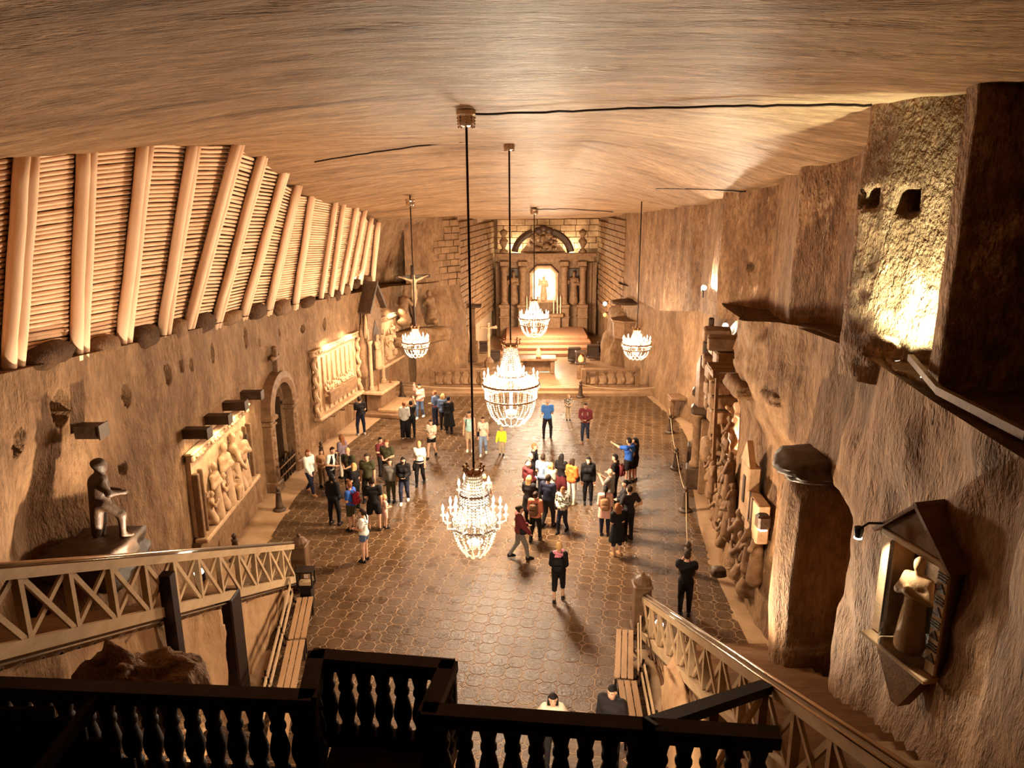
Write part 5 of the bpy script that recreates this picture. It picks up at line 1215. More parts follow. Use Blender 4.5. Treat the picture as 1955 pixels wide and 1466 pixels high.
# ---- rock slab that stands out from the wall beside the stairs, and broken ledges above it
V, F = rock_mesh((6.35, 13.75, 2.6), (1.02, .62, 2.75), 81, 5, .05); tag(np_obj('rock_pillar', V, F, M_rock, None, False, loc=(6.35, 13.75, .3)), 'upright rock slab jutting from the right wall beside the stairs', 'rock')
V, F = rock_mesh((6.3, 13.7, 5.3), (1.05, .75, .22), 82, 4, .2); tag(np_obj('cap_stone', V, F, M_statue, None, False, loc=(6.3, 13.7, 5.3)), 'dark broken cap stone on the upright rock slab', 'rock')
for k, (x, y, z, sx, sy, sz, lab) in enumerate(((6.1, 18.6, 5.6, .5, .8, .25, 'dark rock shelf above the carved town'), (6.25, 17.0, 6.1, .5, .45, .2, 'small dark rock shelf below the ledge, far one'), (6.1, 16.0, 6.0, .45, .4, .18, 'small dark rock shelf below the ledge, near one'))):
    V, F = rock_mesh((x, y, z), (sx, sy, sz), 84 + k, 3, .25); tag(np_obj('rock_shelf', V, F, M_rock, None, False, loc=(x, y, z)), lab, 'rock')
q = on_right(1492, 1010); q.x -= .45; nl = thing('niche_lamp', q, 'small hooded wall lamp lighting a bright strip beside the rock slab', 'lamp')
part(nl, 'hood', M_statue, lambda m: m.bbox((q.x, q.y, q.z + .2), (.3, .3, .35), .05)); part(nl, 'lamp_face', M_spot, lambda m: m.bbox((q.x, q.y, q.z), (.18, .18, .04), .01))
lamp('niche_light', q + Vector((-.1, -.05, -.1)), 30, .05, (1, .82, .55), 100, q + Vector((.25, -.1, -1.5)))
# ---- glazed shrine on the near right wall
MS = frame_r(8.75, 5.25, .16) @ Matrix.Rotation(math.radians(22), 4, 'Z') @ Matrix.Diagonal((.9, .9, .9, 1)); shr = thing('glazed_shrine', MS @ Vector((0, 0, -.9)), 'carved wooden wall shrine with curved glass, gable roof and spotlight', 'shrine')
M_glass = bpy.data.materials.new('shrine_glass'); M_glass.use_nodes = True; _n = M_glass.node_tree; _n.nodes.clear(); _o = _n.nodes.new('ShaderNodeOutputMaterial'); _t = _n.nodes.new('ShaderNodeBsdfTransparent'); _g = _n.nodes.new('ShaderNodeBsdfGlossy'); _g.inputs['Roughness'].default_value = .06; _f = _n.nodes.new('ShaderNodeFresnel'); _f.inputs[0].default_value = 1.45; _m = _n.nodes.new('ShaderNodeMixShader'); _t.inputs[0].default_value = (.93, .94, .92, 1)
_n.links.new(_f.outputs[0], _m.inputs[0]); _n.links.new(_t.outputs[0], _m.inputs[1]); _n.links.new(_g.outputs[0], _m.inputs[2]); _n.links.new(_m.outputs[0], _o.inputs[0])
part(shr, 'back_board', M_statue, lambda m: m.bbox((0, -.28, 0), (1.1, .05, 1.75), .01, MS))
for sx in (-1, 1): part(shr, 'jamb', M_bench, lambda m: m.bbox((sx * .50, -.05, -.02), (.10, .42, 1.7), .02, MS))
for sx in (-1, 1): part(shr, 'front_board', M_wood, lambda m: m.bbox((sx * .54, .18, 0), (.20, .05, 1.65), .015, MS))
m = MB()
for i in range(4):
    z = -.62 + i * .36; m.prism([(-.62, z), (-.46, z), (-.54, z + .13)], .02, MS @ Matrix.Translation((0, .20, 0)))
    for t in range(3): m.box((-.54, .212, z + .18 + t * .045), (.15, .02, .022), MS)
m.build('carved_triangles', M_statue, shr, kind='stuff')
part(shr, 'sill', M_wood, lambda m: m.bbox((0, .16, -.88), (1.3, .42, .08), .015, MS)); part(shr, 'lintel', M_wood, lambda m: m.bbox((0, .10, .86), (1.25, .32, .1), .015, MS))
for sx in (-1, 1): part(shr, 'roof_board', M_dwood2, lambda m: m.beam(MS @ Vector((sx * .74, .06, .82)), MS @ Vector((-sx * .03, .06, 1.55)), .46, .05))
part(shr, 'gable_panel', M_dwood2, lambda m: m.prism([(-.6, .92), (.6, .92), (0, 1.45)], .22, MS)); part(shr, 'bracket', M_dwood2, lambda m: m.prism([(-.5, -.95), (.5, -.95), (.05, -1.7), (-.1, -1.7)], .22, MS))
part(shr, 'glass_front', M_glass, lambda m: m.add([(.42 * math.cos(math.pi * i / 12), .18 + .26 * math.sin(math.pi * i / 12), z) for z in (-.82, .8) for i in range(13)], [(i, i + 1, 14 + i, 13 + i) for i in range(12)], MS))
fig_obj('shrine_figure', 'robe', MS @ TRS((.05, .02, -.82), .3, .85), M_pale, shr, 'fold')
part(shr, 'spot_arm', M_iron, lambda m: m.tube([MS @ Vector((.5, .1, 1.0)), MS @ Vector((.62, .5, 1.0)), MS @ Vector((.64, .62, .92))], .018, 6)); part(shr, 'spot_head', M_black, lambda m: m.lathe([(.05, 0), (.07, .1), (.07, .16), (.03, .18)], 10, MS, (.64, .64, .78)))
part(shr, 'spot_face', M_spot, lambda m: m.lathe([(.06, 0), (.06, .02)], 10, MS, (.64, .64, .76)))
lamp('shrine_light', MS @ Vector((.56, .58, .74)), 60, .04, (1, .86, .62), 100, MS @ Vector((-.15, 0, -.1)))
# ---- ledge lamps, ledge beam, right upper wall
def ledge_spot(u, v, y, aim, P, label, col=WARM, ang=80):
    q = py(u, v, y); r = thing('ledge_floodlight', q, label, 'lamp', 'floodlights on the right ledge')
    d = (Vector(aim) - q).normalized(); part(r, 'housing', M_black, lambda m: m.tube([q - d * .16, q - d * .02], [.08, .12], 10)); part(r, 'lamp_face', M_spot, lambda m: m.tube([q - d * .02, q + d * .01], [.10, .10], 10)); part(r, 'bracket', M_iron, lambda m: m.beam(q - d * .1, q - d * .1 - Vector((0, 0, .3)), .04, .04, (0, 1, 0)))
    lamp('floodlight_light', q + d * .12, P * 2.4, .08, col, ang, aim); return q
ledge_spot(1770, 722, 10.15, (5.95, 11.3, 9.2), 300, 'bright floodlight on the right ledge between the near piers, lower one', (.86, 1.0, .74), 75)
ledge_spot(1706, 690, 11.2, (5.75, 11.6, 9.6), 30, 'small floodlight on the right ledge at the foot of the pale lit pier', (.95, 1, .8), 60)
ledge_spot(1633, 577, 14.5, (6.6, 16.3, 9.6), 210, 'floodlight on the right ledge beside the receding piers')
ledge_spot(1344, 549, 26.5, (6.9, 23.6, 9.3), 150, 'far floodlight on a pole at the end of the right ledge')
ledge_spot(1385, 622, 24.6, (7.2, 23.2, 6.6), 60, 'floodlight under the overhang above the arched portal')
m = MB(); P = [py(1738, 682, 10.3), py(1792, 745, 9.0), py(1962, 832, 7.2)]
m.beam(P[0], P[1], .07, .09); m.beam(P[1], P[2], .08, .10); tag(m.build('ledge_beam', M_dwood2, None, loc=P[1]), 'weathered beam lying along the edge of the right ledge', 'beam')
# lamp by the right newel post, lamp behind the left railing, lamps under the landing
def small_lamp(p, label, P, aim, ang=120, col=WARM):
    r = thing('stair_floodlight', p, label, 'lamp'); d = (Vector(aim) - Vector(p)).normalized(); p = Vector(p)
    part(r, 'housing', M_black, lambda m: m.tube([p - d * .2, p - d * .03], [.07, .11], 10)); part(r, 'lamp_face', M_spot, lambda m: m.tube([p - d * .03, p + d * .015], [.10, .10], 10)); part(r, 'bracket', M_iron, lambda m: m.beam(p - d * .12, p - d * .12 - Vector((0, 0, .35)), .04, .04, (0, 1, 0)))
    lamp('stair_light', p + d * .1, P * 2.2, .06, col, ang, aim)
q = py(1252, 1190, 15.2); small_lamp((3.36, q.y, q.z), 'bright floodlight inside the foot of the right stair railing', 520, (6.6, 13.4, 6.9), 105, (1, .80, .54))
q = py(378, 1092, 13.6); small_lamp((-6.35, 13.6, q.z), 'small floodlight behind the left stair railing', 230, (-8.0, 12.6, 9.5), 125)
small_lamp((-3.4, 7.4, 3.1), 'floodlight below the near balustrade shining on broken rock', 70, (-4.8, 8.6, 2.6), 120)
small_lamp((-.2, 6.9, 3.6), 'floodlight under the landing shining on the hall floor', 420, (0, 10.0, 0), 110)
# ================================================================== PEOPLE
COL = dict(black=(.008, .006, .006), dark=(.018, .014, .014), navy=(.014, .014, .03), jeans=(.022, .025, .045), blue=(.03, .10, .40), sky=(.06, .17, .48), lblue=(.20, .25, .36), white=(.72, .66, .58), cream=(.6, .5, .38),
           grey=(.16, .14, .12), lgrey=(.42, .38, .33), olive=(.05, .045, .02), red=(.32, .02, .03), maroon=(.13, .022, .025), salmon=(.55, .17, .10), orange=(.75, .15, .03), pink=(.62, .22, .28), blush=(.68, .36, .28),
           neon=(.62, .68, .03), beige=(.42, .30, .18), brown=(.13, .06, .03), tan=(.34, .17, .08), mauve=(.20, .14, .17), denim=(.08, .11, .19), teal=(.33, .50, .46), skin=(.55, .30, .19), blond=(.55, .33, .13), auburn=(.20, .07, .025), hairb=(.03, .016, .010), hairk=(.010, .007, .006), hairg=(.35, .28, .22), camo=(.30, .27, .2), khaki=(.30, .22, .13))
def cm(c): return mat('cloth_' + c if c != 'skin' else 'skin', tuple(q * .8 for q in COL[c]) + (1,), .75 if c != 'skin' else .5, tuple(q for q in COL[c]) + (1,), 9, .15, 60, cloth=True)
M_camo = mat('camouflage_cloth', (.05, .045, .03, 1), .8, (.55, .5, .4, 1), 16, 0, cloth=True, mid=(.46, .5))
M_print = mat('printed_cloth', (.03, .02, .02, 1), .8, (.5, .42, .34, 1), 22, 0, cloth=True, mid=(.5, .55))
M_eye = mat('eye', (.015, .01, .008, 1), .3); M_lips = mat('lips', (.36, .12, .09, 1), .5, cloth=True)
ARM = dict(down=((.225, -.02, 1.12), (.24, .06, .86)), front=((.225, .0, 1.13), (.07, .24, 1.08)), phone=((.22, .16, 1.22), (.07, .36, 1.40)), up=((.25, .14, 1.50), (.15, .26, 1.76)), point=((.27, .24, 1.40), (.26, .50, 1.46)), hip=((.36, -.08, 1.16), (.18, .06, 1.0)), cross=((.24, .07, 1.16), (-.10, .22, 1.19)), back=((.27, -.12, 1.14), (.08, -.22, .98)), swing=((.25, .10, 1.14), (.26, .26, .94)))
eye_me = None; n_people = 0
def person(u, v, h, face, top, bot, hair, arms='down', legs='stand', label='', sex='m', shoe='black', mask=None, pos=None, lean=0.0, extra=(), shoecol=None):
    global eye_me, n_people; n_people += 1
    p = Vector(pos) if pos is not None else floor_at(u, v)
    R = Matrix.Translation(p) @ Matrix.Rotation(math.radians(face), 4, 'Z')
    root = thing('person', p, label, 'person')
    s = h / 1.75; hs = 1.0 if h > 1.45 else 1.0 + (1.45 - h) * .55
    sw, hw_ = (.185, .085) if sex == 'm' else (.155, .09)
    arms = arms if isinstance(arms, tuple) else (arms, arms)
    ln = lambda q: (q[0], q[1] + lean * max(0, q[2] - .95), q[2])
    sc = lambda q: tuple(np.array(ln(q)) * s)
    lg = dict(stand=((0, 0), (0, 0)), wide=((.05, 0), (-.05, .0)), walk=((0, .24), (0, -.24)), step=((0, .14), (0, -.12)))[legs]
    def legpts(i):
        x = hw_ * (1 if i == 0 else -1); dx, dy = lg[i]; x2 = x + dx + (.02 if i == 0 else -.02); k = .10 if dy else 0
        return (x, 0, .90), (x2 * .98, dy * .45 + k * .5 + .02, .49), (x2, dy - (.05 if dy < 0 else 0), .09 + (.04 if dy < 0 else 0))
    shd = lambda i: ((sw if i == 0 else -sw), 0, 1.42)
    def armpts(i):
        e, hd = ARM[arms[i]]; m = 1 if i == 0 else -1; f = sw / .185
        return shd(i), (e[0] * m * f, e[1], e[2]), (hd[0] * m * (f if hd[0] > .15 else 1), hd[1], hd[2])
    def torso(o):
        P = [('c', sc((-hw_ * .7, 0, .95)), sc((hw_ * .7, 0, .95)), (.112 + o) * s, (.112 + o) * s), ('c', sc((0, .01, .98)), sc((0, .01, 1.16)), (.125 + o) * s, ((.125 if sex == 'm' else .108) + o) * s), ('c', sc((-sw * .38, .01, 1.27)), sc((sw * .38, .01, 1.27)), (.108 + o) * s, (.108 + o) * s),
             ('c', sc((-sw * .8, 0, 1.40)), sc((sw * .8, 0, 1.40)), (.07 + o) * s, (.07 + o) * s)]
        if sex == 'f': P += [('e', sc((x, .10, 1.27)), ((.065 + o) * s, (.06 + o) * s, (.065 + o) * s)) for x in (-.07, .07)]
        return P
    def armprims(i, o, f1=1.0):
        a, b, c = [np.array(sc(q)) for q in armpts(i)]
        P = [('c', a, b if f1 >= .5 else a + (b - a) * f1 * 2, (.062 + o) * s, (.047 + o) * s)]
        if f1 > .5: P.append(('c', b, b + (c - b) * min(1, (f1 - .5) * 2), (.045 + o) * s, (.032 + o) * s))
        return P
    def legprims(i, o, zend=0.0):
        a, b, c = [np.array(sc(q)) for q in legpts(i)]
        return [('c', a, b, (.088 + o) * s, (.056 + o) * s), ('c', b, c, (.055 + o) * s, (.036 + o) * s)]
    hz = 1.63; hc = sc((0, .025, hz))
    body = torso(0) + armprims(0, 0) + armprims(1, 0) + legprims(0, 0) + legprims(1, 0)
    for i in (0, 1):
        c = np.array(sc(legpts(i)[2])); body.append(('c', c + np.array((0, -.04, -.045)) * s, c + np.array((0, .13, -.055)) * s, .035 * s, .03 * s))
    body += [('c', sc((0, -.005, 1.42)), sc((0, .015, 1.56)), .052 * s, .05 * s), ('e', hc, (.075 * s * hs, .095 * s * hs, .115 * s * hs)), ('e', (hc[0], hc[1] + .03 * s, hc[2] - .06 * s), (.052 * s * hs, .06 * s * hs, .055 * s * hs))]
    V, F = sdf_mesh(body, .021 * max(s, .75), .035 * s)
    ex = MB()                                        # nose, ears, fingers belong to the same body mesh
    hq = lambda x, y, z: (hc[0] + x * s * hs, hc[1] + y * s * hs, hc[2] + z * s * hs)
    ex.add([hq(-.016, .088, -.03), hq(.016, .088, -.03), hq(0, .118, -.026), hq(0, .09, .03)], [(0, 1, 2), (0, 2, 3), (1, 3, 2)])
    for q in (-1, 1): ex.ball(hq(.078 * q, -.005, -.005), (.012 * s, .024 * s, .032 * s), 6, 4)
    hands = []
    for i in (0, 1):
        a, b, c = [np.array(sc(q)) for q in armpts(i)]; d = (c - b) / np.linalg.norm(c - b); sd = np.cross(d, (0, 1, 0) if abs(d[2]) > .5 else (0, 0, 1)); sd /= np.linalg.norm(sd); nn = np.cross(sd, d); hands.append(c + d * .06 * s)
        ex.tube([c - d * .01 * s, c + d * .04 * s, c + d * .09 * s], [.028 * s, .042 * s, .036 * s], 8, True, None, .6)
        for k, (o_, L) in enumerate(((-.028, .068), (-.010, .08), (.010, .076), (.027, .058))):
            f0 = c + d * .085 * s + sd * o_ * s; ex.tube([f0, f0 + (d * L * .5 + nn * .008) * s, f0 + (d * L * .9 + nn * .028) * s], [.0095 * s, .009 * s, .007 * s], 5)
        f0 = c + d * .03 * s - sd * .03 * s; ex.tube([f0, f0 + (d * .03 - sd * .022) * s, f0 + (d * .06 - sd * .018) * s], [.011 * s, .010 * s, .008 * s], 5)
    b0 = len(V); V = np.vstack([V, np.array([tuple(q) for q in ex.v])]); F2 = [tuple(int(q) for q in f) for f in F] + [tuple(b0 + q for q in f) for f in ex.f]
    Vw = xf(V, R)
    mb = MB(); mb.v = [Vector(q) for q in Vw]; mb.f = F2; mb.build('body', cm('skin'), root, True)
    def cloth(name, prims, mt, clip=None, res=.021):
        Vc, Fc = sdf_mesh(prims, res * max(s, .75), .035 * s, clip); return np_obj(name, xf(Vc, R), Fc, mt, root, True)
    CMT = lambda c: M_camo if c == 'camoprint' else M_print if c == 'print' else cm(c)
    # ---- upper garment: (kind, colour)
    tk, tc_ = top
    o = .020 if tk in ('tee', 'tank', 'blouse') else .030
    pr = torso(o); hem = .88
    for i in (0, 1): pr += armprims(i, o + .006, dict(tee=.33, tank=.0, blouse=.42, long=1, coat=1, dress=.35, hoodie=1, longdress=1)[tk]) if tk != 'tank' else []
    if tk in ('coat', 'dress', 'longdress'):
        hem = dict(coat=.66, dress=.50, longdress=.36)[tk]; fl = dict(coat=.03, dress=.07, longdress=.08)[tk]
        pr += [('c', sc((x, 0, .95)), sc((x * 1.35, .01, hem - .1)), (.11 + o) * s, (.115 + o + fl) * s) for x in (-.06, .06)]
    if tk in ('hoodie', 'coat'): pr += [('c', sc((-.05, -.07, 1.47)), sc((.05, -.07, 1.47)), .06 * s, .06 * s)]
    zn = 1.475 if tk not in ('hoodie', 'coat') else 1.51
    cloth({'tee': 't_shirt', 'tank': 'tank_top', 'blouse': 'blouse', 'long': 'sweater', 'coat': 'coat', 'dress': 'dress', 'hoodie': 'jacket', 'longdress': 'long_dress'}[tk], pr, CMT(tc_), (lambda X, Y, Z: np.maximum(hem * s - Z, np.where(np.abs(X) < .12 * s, Z - zn * s, -1))) if tk != 'tank' else (lambda X, Y, Z: np.maximum(hem * s - Z, Z - 1.44 * s)))
    # ---- lower garment
    bk, bc = bot
    if bk in ('skirt', 'miniskirt'):
        z1 = .45 if bk == 'skirt' else .62
        cloth('skirt', [('c', sc((x, 0, .98)), sc((x * 1.6, .01, z1 - .1)), .135 * s, .20 * s) for x in (-.05, .05)], CMT(bc), lambda X, Y, Z: np.maximum(z1 * s - Z, Z - 1.0 * s))
    elif bk != 'none':
        z1 = dict(jeans=.085, wide=.06, shorts=.56, capri=.33, minishorts=.72)[bk]; oo = dict(jeans=.018, wide=.045, shorts=.035, capri=.02, minishorts=.025)[bk]
        pr = torso(.012)[:2] + legprims(0, oo) + legprims(1, oo)
        if bk == 'wide':
            for i in (0, 1): a, b, c = [np.array(sc(q)) for q in legpts(i)]; pr.append(('c', b, c, .08 * s, .095 * s))
        cloth({'jeans': 'trousers', 'wide': 'wide_trousers', 'shorts': 'shorts', 'capri': 'cropped_trousers', 'minishorts': 'short_shorts'}[bk], pr, CMT(bc), lambda X, Y, Z: np.maximum(z1 * s - Z, Z - (1.03 if tk != 'tank' else 1.0) * s))
    # ---- shoes
    for i in (0, 1):
        c = np.array(sc(legpts(i)[2])); z0 = c[2] - .09 * s; m = MB()
        m.add([(c[0] + x * s, c[1] + y * s, max(z0, 0) + z * s) for z, k in ((0, 1), (.022, 1.05), (.05, .95), (.10, .62)) for x, y in [(a * k * .043, b_) for a, b_ in ((-.8, -.07), (.8, -.07), (1, .0), (1.08, .1), (.6, .19 * (1 if z < .06 else .35)), (-.6, .19 * (1 if z < .06 else .35)), (-1.08, .1), (-1, .0))]],
              [tuple(reversed(range(8))), tuple(range(24, 32))] + [(k * 8 + j, k * 8 + (j + 1) % 8, k * 8 + 8 + (j + 1) % 8, k * 8 + 8 + j) for k in range(3) for j in range(8)], R); m.build('shoe', cm(shoe), root, True)
    # ---- hair
    hk, hcol = hair
    hp = [('e', (hc[0], hc[1] - .008 * s, hc[2] + .012 * s), (.088 * s * hs, .106 * s * hs, .122 * s * hs))]
    cut = lambda X, Y, Z: np.minimum(Y - (hc[1] - .002 * s), (hc[2] + .045 * s * hs) - Z)      # keep behind ears or above brow
    if hk == 'short': cutf = lambda X, Y, Z: np.maximum(cut(X, Y, Z), (hc[2] - .075 * s) - Z)
    else: cutf = cut
    if hk == 'bob': hp += [('c', (hc[0] - .06 * s, hc[1] - .04 * s, hc[2]), (hc[0] - .075 * s, hc[1] - .03 * s, hc[2] - .14 * s), .045 * s, .04 * s), ('c', (hc[0] + .06 * s, hc[1] - .04 * s, hc[2]), (hc[0] + .075 * s, hc[1] - .03 * s, hc[2] - .14 * s), .045 * s, .04 * s)]
    if hk == 'long': hp += [('c', (hc[0] + x * s, hc[1] - .05 * s, hc[2]), (hc[0] + x * 1.5 * s, hc[1] - .10 * s - lean * .1, hc[2] - .36 * s), .05 * s, .035 * s) for x in (-.05, 0, .05)]
    if hk == 'pony': hp += [('c', (hc[0], hc[1] - .11 * s, hc[2] + .03 * s), (hc[0], hc[1] - .16 * s, hc[2] - .22 * s), .035 * s, .02 * s)]
    if hk == 'bun': hp += [('e', (hc[0], hc[1] - .11 * s, hc[2] + .06 * s), (.05 * s, .05 * s, .05 * s))]
    if hk != 'bald': cloth('hair', hp, cm(hcol), cutf, .018)
    else: cloth('hair', hp, cm(hcol), lambda X, Y, Z: np.maximum(np.maximum(Y - (hc[1] - .02 * s), (hc[2] - .07 * s) - Z), Z - (hc[2] + .02 * s)), .018)
    # ---- face
    for q in (-1, 1):
        if eye_me is None:
            m = MB(); m.ball((0, 0, 0), (.011, .007, .008), 6, 4); e_ = m.build('eye', M_eye, root); eye_me = e_.data
            for v_ in eye_me.vertices: v_.co = v_.co + Vector(wloc(root))
        else: e_ = bpy.data.objects.new('eye', eye_me); put(e_, root)
        e_.location = (R @ Vector(hq(.032 * q, .086, .008))) - p; e_.rotation_euler = (0, 0, math.radians(face)); e_.scale = (s, s, s)
    if mask: m = MB(); m.ball(hq(0, .072, -.05), (.052 * s * hs, .036 * s * hs, .045 * s * hs), 8, 6, R); m.build('face_mask', cm(mask), root, True)
    else: m = MB(); m.ball(hq(0, .09, -.065), (.022 * s, .008 * s, .007 * s), 6, 4, R); m.build('mouth', M_lips, root)
    fwd = R.to_3x3() @ Vector((0, 1, 0))
    for e in extra:
        k, c, lab = e
        if k == 'backpack':
            r = thing('backpack', R @ Vector(sc((0, -.20, 1.05))), lab, 'backpack', None); y0 = -.13 * s
            m = MB(); m.bbox((0, y0 - .085 * s + lean * .25, 1.20 * s), (.29 * s, .16 * s, .42 * s), .05 * s, R); m.build('pack_body', cm(c), r, True)
            m = MB(); m.bbox((0, y0 - .18 * s + lean * .2, 1.12 * s), (.22 * s, .06 * s, .2 * s), .025 * s, R); m.build('front_pocket', cm(c), r, True)
            for q in (-1, 1): m = MB(); m.tube([(.1 * q * s, y0, 1.36 * s), (.11 * q * s, -.03 * s, 1.485 * s), (.115 * q * s, .13 * s, 1.38 * s), (.13 * q * s, .12 * s, 1.16 * s), (.12 * q * s, y0, 1.04 * s)], .018 * s, 6, True, R); m.build('strap', cm(c), r, True)
        elif k == 'bag':
            q = 1; r = thing('shoulder_bag', R @ Vector(sc((.2, .05, .95))), lab, 'bag', None)
            m = MB(); m.bbox((.20 * s, .08 * s, .98 * s), (.10 * s, .22 * s, .19 * s), .03 * s, R); m.build('bag_body', cm(c), r, True)
            m = MB(); m.tube([(.21 * s, .04 * s, 1.06 * s), (.08 * s, .155 * s, 1.25 * s), (-.13 * s, .05 * s, 1.495 * s), (-.05 * s, -.15 * s, 1.32 * s), (.2 * s, -.03 * s, 1.05 * s)], .010 * s, 5, True, R); m.build('strap', cm(c), r)
        elif k == 'phone':
            hd = Vector((hands[0] + hands[1]) / 2) if arms[0] == arms[1] else Vector(hands[0]); M = R @ Matrix.Translation(hd + Vector((0, .05 * s, .03 * s)))
            r = thing('phone', M.translation, lab, 'phone', None); m = MB(); m.bbox((0, 0, 0), (.15, .012, .08), .004, M); m.build('case', M_black, r)
            m = MB(); m.box((0, -.008, 0), (.138, .003, .07), M); m.build('screen', mat('phone_screen', (.3, .5, .9, 1), .2, emit=(.45, .65, 1, 1), estr=1.4) if c == 'lit' else M_black, r)
        elif k == 'scarf':
            m = MB(); m.tube([(.14 * math.cos(a) * s, (.1 * math.sin(a) + .01) * s, (1.46 + .03 * math.sin(a * 2)) * s) for a in np.linspace(0, 2 * math.pi, 15)], .05 * s, 8, True, R); m.tube([(.0, -.13 * s, 1.46 * s), (-.03 * s, -.19 * s, 1.30 * s), (-.05 * s, -.19 * s, 1.08 * s)], [.09 * s, .10 * s, .04 * s], 8, True, R, .5); m.build('scarf', cm(c), root, True)
        elif k == 'waist':
            m = MB(); m.tube([((.165 * math.cos(a)) * s, (.15 * math.sin(a)) * s, .98 * s) for a in np.linspace(0, 2 * math.pi, 15)], .035 * s, 8, True, R); m.tube([(.17 * s, .05 * s, .97 * s), (.20 * s, .08 * s, .75 * s), (.19 * s, .07 * s, .6 * s)], [.04 * s, .08 * s, .06 * s], 8, True, R); m.build('tied_jacket', cm(c), root, True)
        elif k == 'vest':
            cloth('vest', torso(.03), cm(c), lambda X, Y, Z: np.maximum(np.maximum(.92 * s - Z, Z - 1.46 * s), np.where(Y > 0, .06 * s - np.abs(X), -1)))
    return root
# u, v of the feet; height; facing (0 = away from the viewer, 90 = to the left, 180 = towards the viewer, -90 = to the right)
Q = person
Q(690, 830, 1.78, 35, ('tee', 'black'), ('jeans', 'navy'), ('short', 'hairb'), ('front', 'down'), 'wide', 'man in black T-shirt and dark jeans facing the gothic side altar', extra=[('bag', 'black', 'black shoulder bag of the man before the gothic side altar')], shoe='lgrey')
Q(774, 837, 1.68, 5, ('long', 'lgrey'), ('wide', 'black'), ('bun', 'auburn'), 'front', 'stand', 'woman in pale grey top and wide black trousers seen from behind', 'f', 'white')
Q(787, 834, 1.66, 10, ('tee', 'black'), ('jeans', 'black'), ('short', 'hairk'), ('up', 'down'), 'stand', 'person in black raising an arm beside the woman in pale grey top', 'f')
Q(803, 798, 1.70, 165, ('long', 'blush'), ('jeans', 'denim'), ('short', 'hairk'), ('up', 'front'), 'step', 'person in blush top and dark jeans with arm raised by the sanctuary step', 'f', 'white')
Q(832, 812, 1.68, 60, ('blouse', 'denim'), ('jeans', 'navy'), ('bun', 'auburn'), 'front', 'stand', 'red-haired woman in denim shirt near the sanctuary step', 'f', extra=[('waist', 'maroon', '')])
Q(847, 820, 1.70, -10, ('long', 'denim'), ('jeans', 'dark'), ('bob', 'blond'), 'front', 'stand', 'blond woman in blue-grey top beside the person in long black coat', 'f')
Q(858, 827, 1.72, -20, ('longdress', 'black'), ('jeans', 'black'), ('short', 'hairk'), 'front', 'stand', 'person in long black coat-dress near the sanctuary step', 'f')
Q(825, 873, 1.62, 170, ('tee', 'cream'), ('minishorts', 'black'), ('pony', 'hairb'), 'front', 'walk', 'woman in cream top and black short shorts walking behind the left group', 'f')
Q(803, 925, 1.70, 175, ('blouse', 'white'), ('jeans', 'black'), ('pony', 'blond'), 'down', 'step', 'woman in white blouse and black trousers walking right of the left group', 'f', 'black', extra=[('waist', 'black', '')])
Q(594, 943, 1.70, -120, ('long', 'white'), ('jeans', 'navy'), ('bob', 'auburn'), ('swing', 'down'), 'walk', 'woman in white sweater and dark jeans walking at the left edge of the group', 'f', 'tan', 'white')
Q(617, 928, 1.45, -140, ('tee', 'tan'), ('jeans', 'brown'), ('short', 'hairb'), 'front', 'stand', 'brown-clothed youngster partly hidden behind the man in black vest', 'f')
Q(634, 940, 1.76, -115, ('tee', 'white'), ('jeans', 'dark'), ('short', 'hairb'), 'front', 'step', 'man in white T-shirt and black vest bending at the left of the group', extra=[('vest', 'black', '')], lean=.2)
Q(657, 912, 1.72, 60, ('blouse', 'mauve'), ('jeans', 'cream'), ('long', 'auburn'), 'front', 'stand', 'auburn-haired woman in mauve blouse and pale trousers behind the left group', 'f')
Q(669, 942, 1.74, 165, ('tee', 'olive'), ('jeans', 'dark'), ('short', 'blond'), 'front', 'stand', 'blond man in olive vest in the middle of the left group', extra=[('vest', 'black', '')])
Q(681, 972, 1.68, 60, ('tee', 'black'), ('jeans', 'black'), ('bob', 'blond'), 'front', 'stand', 'blond woman in black T-shirt behind the boy with red backpack', 'f')
Q(640, 1001, 1.74, -20, ('long', 'black'), ('jeans', 'black'), ('bob', 'hairk'), ('front', 'down'), 'wide', 'guide all in black with dark hair, seen from behind', 'f', extra=[('bag', 'black', 'small black bag at the hip of the guide in black')])
Q(673, 1012, 1.66, 70, ('tee', 'blue'), ('shorts', 'olive'), ('short', 'auburn'), 'front', 'stand', 'boy in blue T-shirt and olive shorts wearing a red backpack', extra=[('backpack', 'red', 'red backpack worn by the boy in blue T-shirt')])
Q(698, 1071, 1.66, 75, ('tee', 'white'), ('minishorts', 'denim'), ('pony', 'hairb'), 'front', 'stand', 'woman in white T-shirt and short shorts in front of the left group', 'f', 'black', 'white', extra=[('bag', 'black', 'black cross-body bag of the woman in white T-shirt and shorts')])
Q(716, 1013, 1.82, 10, ('tee', 'black'), ('shorts', 'black'), ('short', 'hairb'), ('down', 'front'), 'wide', 'tall man in black T-shirt and black shorts seen from behind', 'm', 'dark')
Q(705, 958, 1.80, 175, ('tee', 'olive'), ('jeans', 'dark'), ('short', 'hairb'), 'down', 'wide', 'man in olive T-shirt facing the viewer in the left group')
Q(729, 908, 1.55, -120, ('tee', 'maroon'), ('jeans', 'dark'), ('short', 'hairk'), 'front', 'stand', 'boy in dark red T-shirt at the back of the left group')
Q(742, 925, 1.76, 165, ('tee', 'olive'), ('jeans', 'dark'), ('short', 'auburn'), 'front', 'stand', 'man with short auburn hair beside the boy in dark red')
Q(748, 958, 1.62, 170, ('long', 'grey'), ('jeans', 'olive'), ('short', 'hairb'), 'down', 'stand', 'boy in grey sweater and dark trousers, right part of left group')
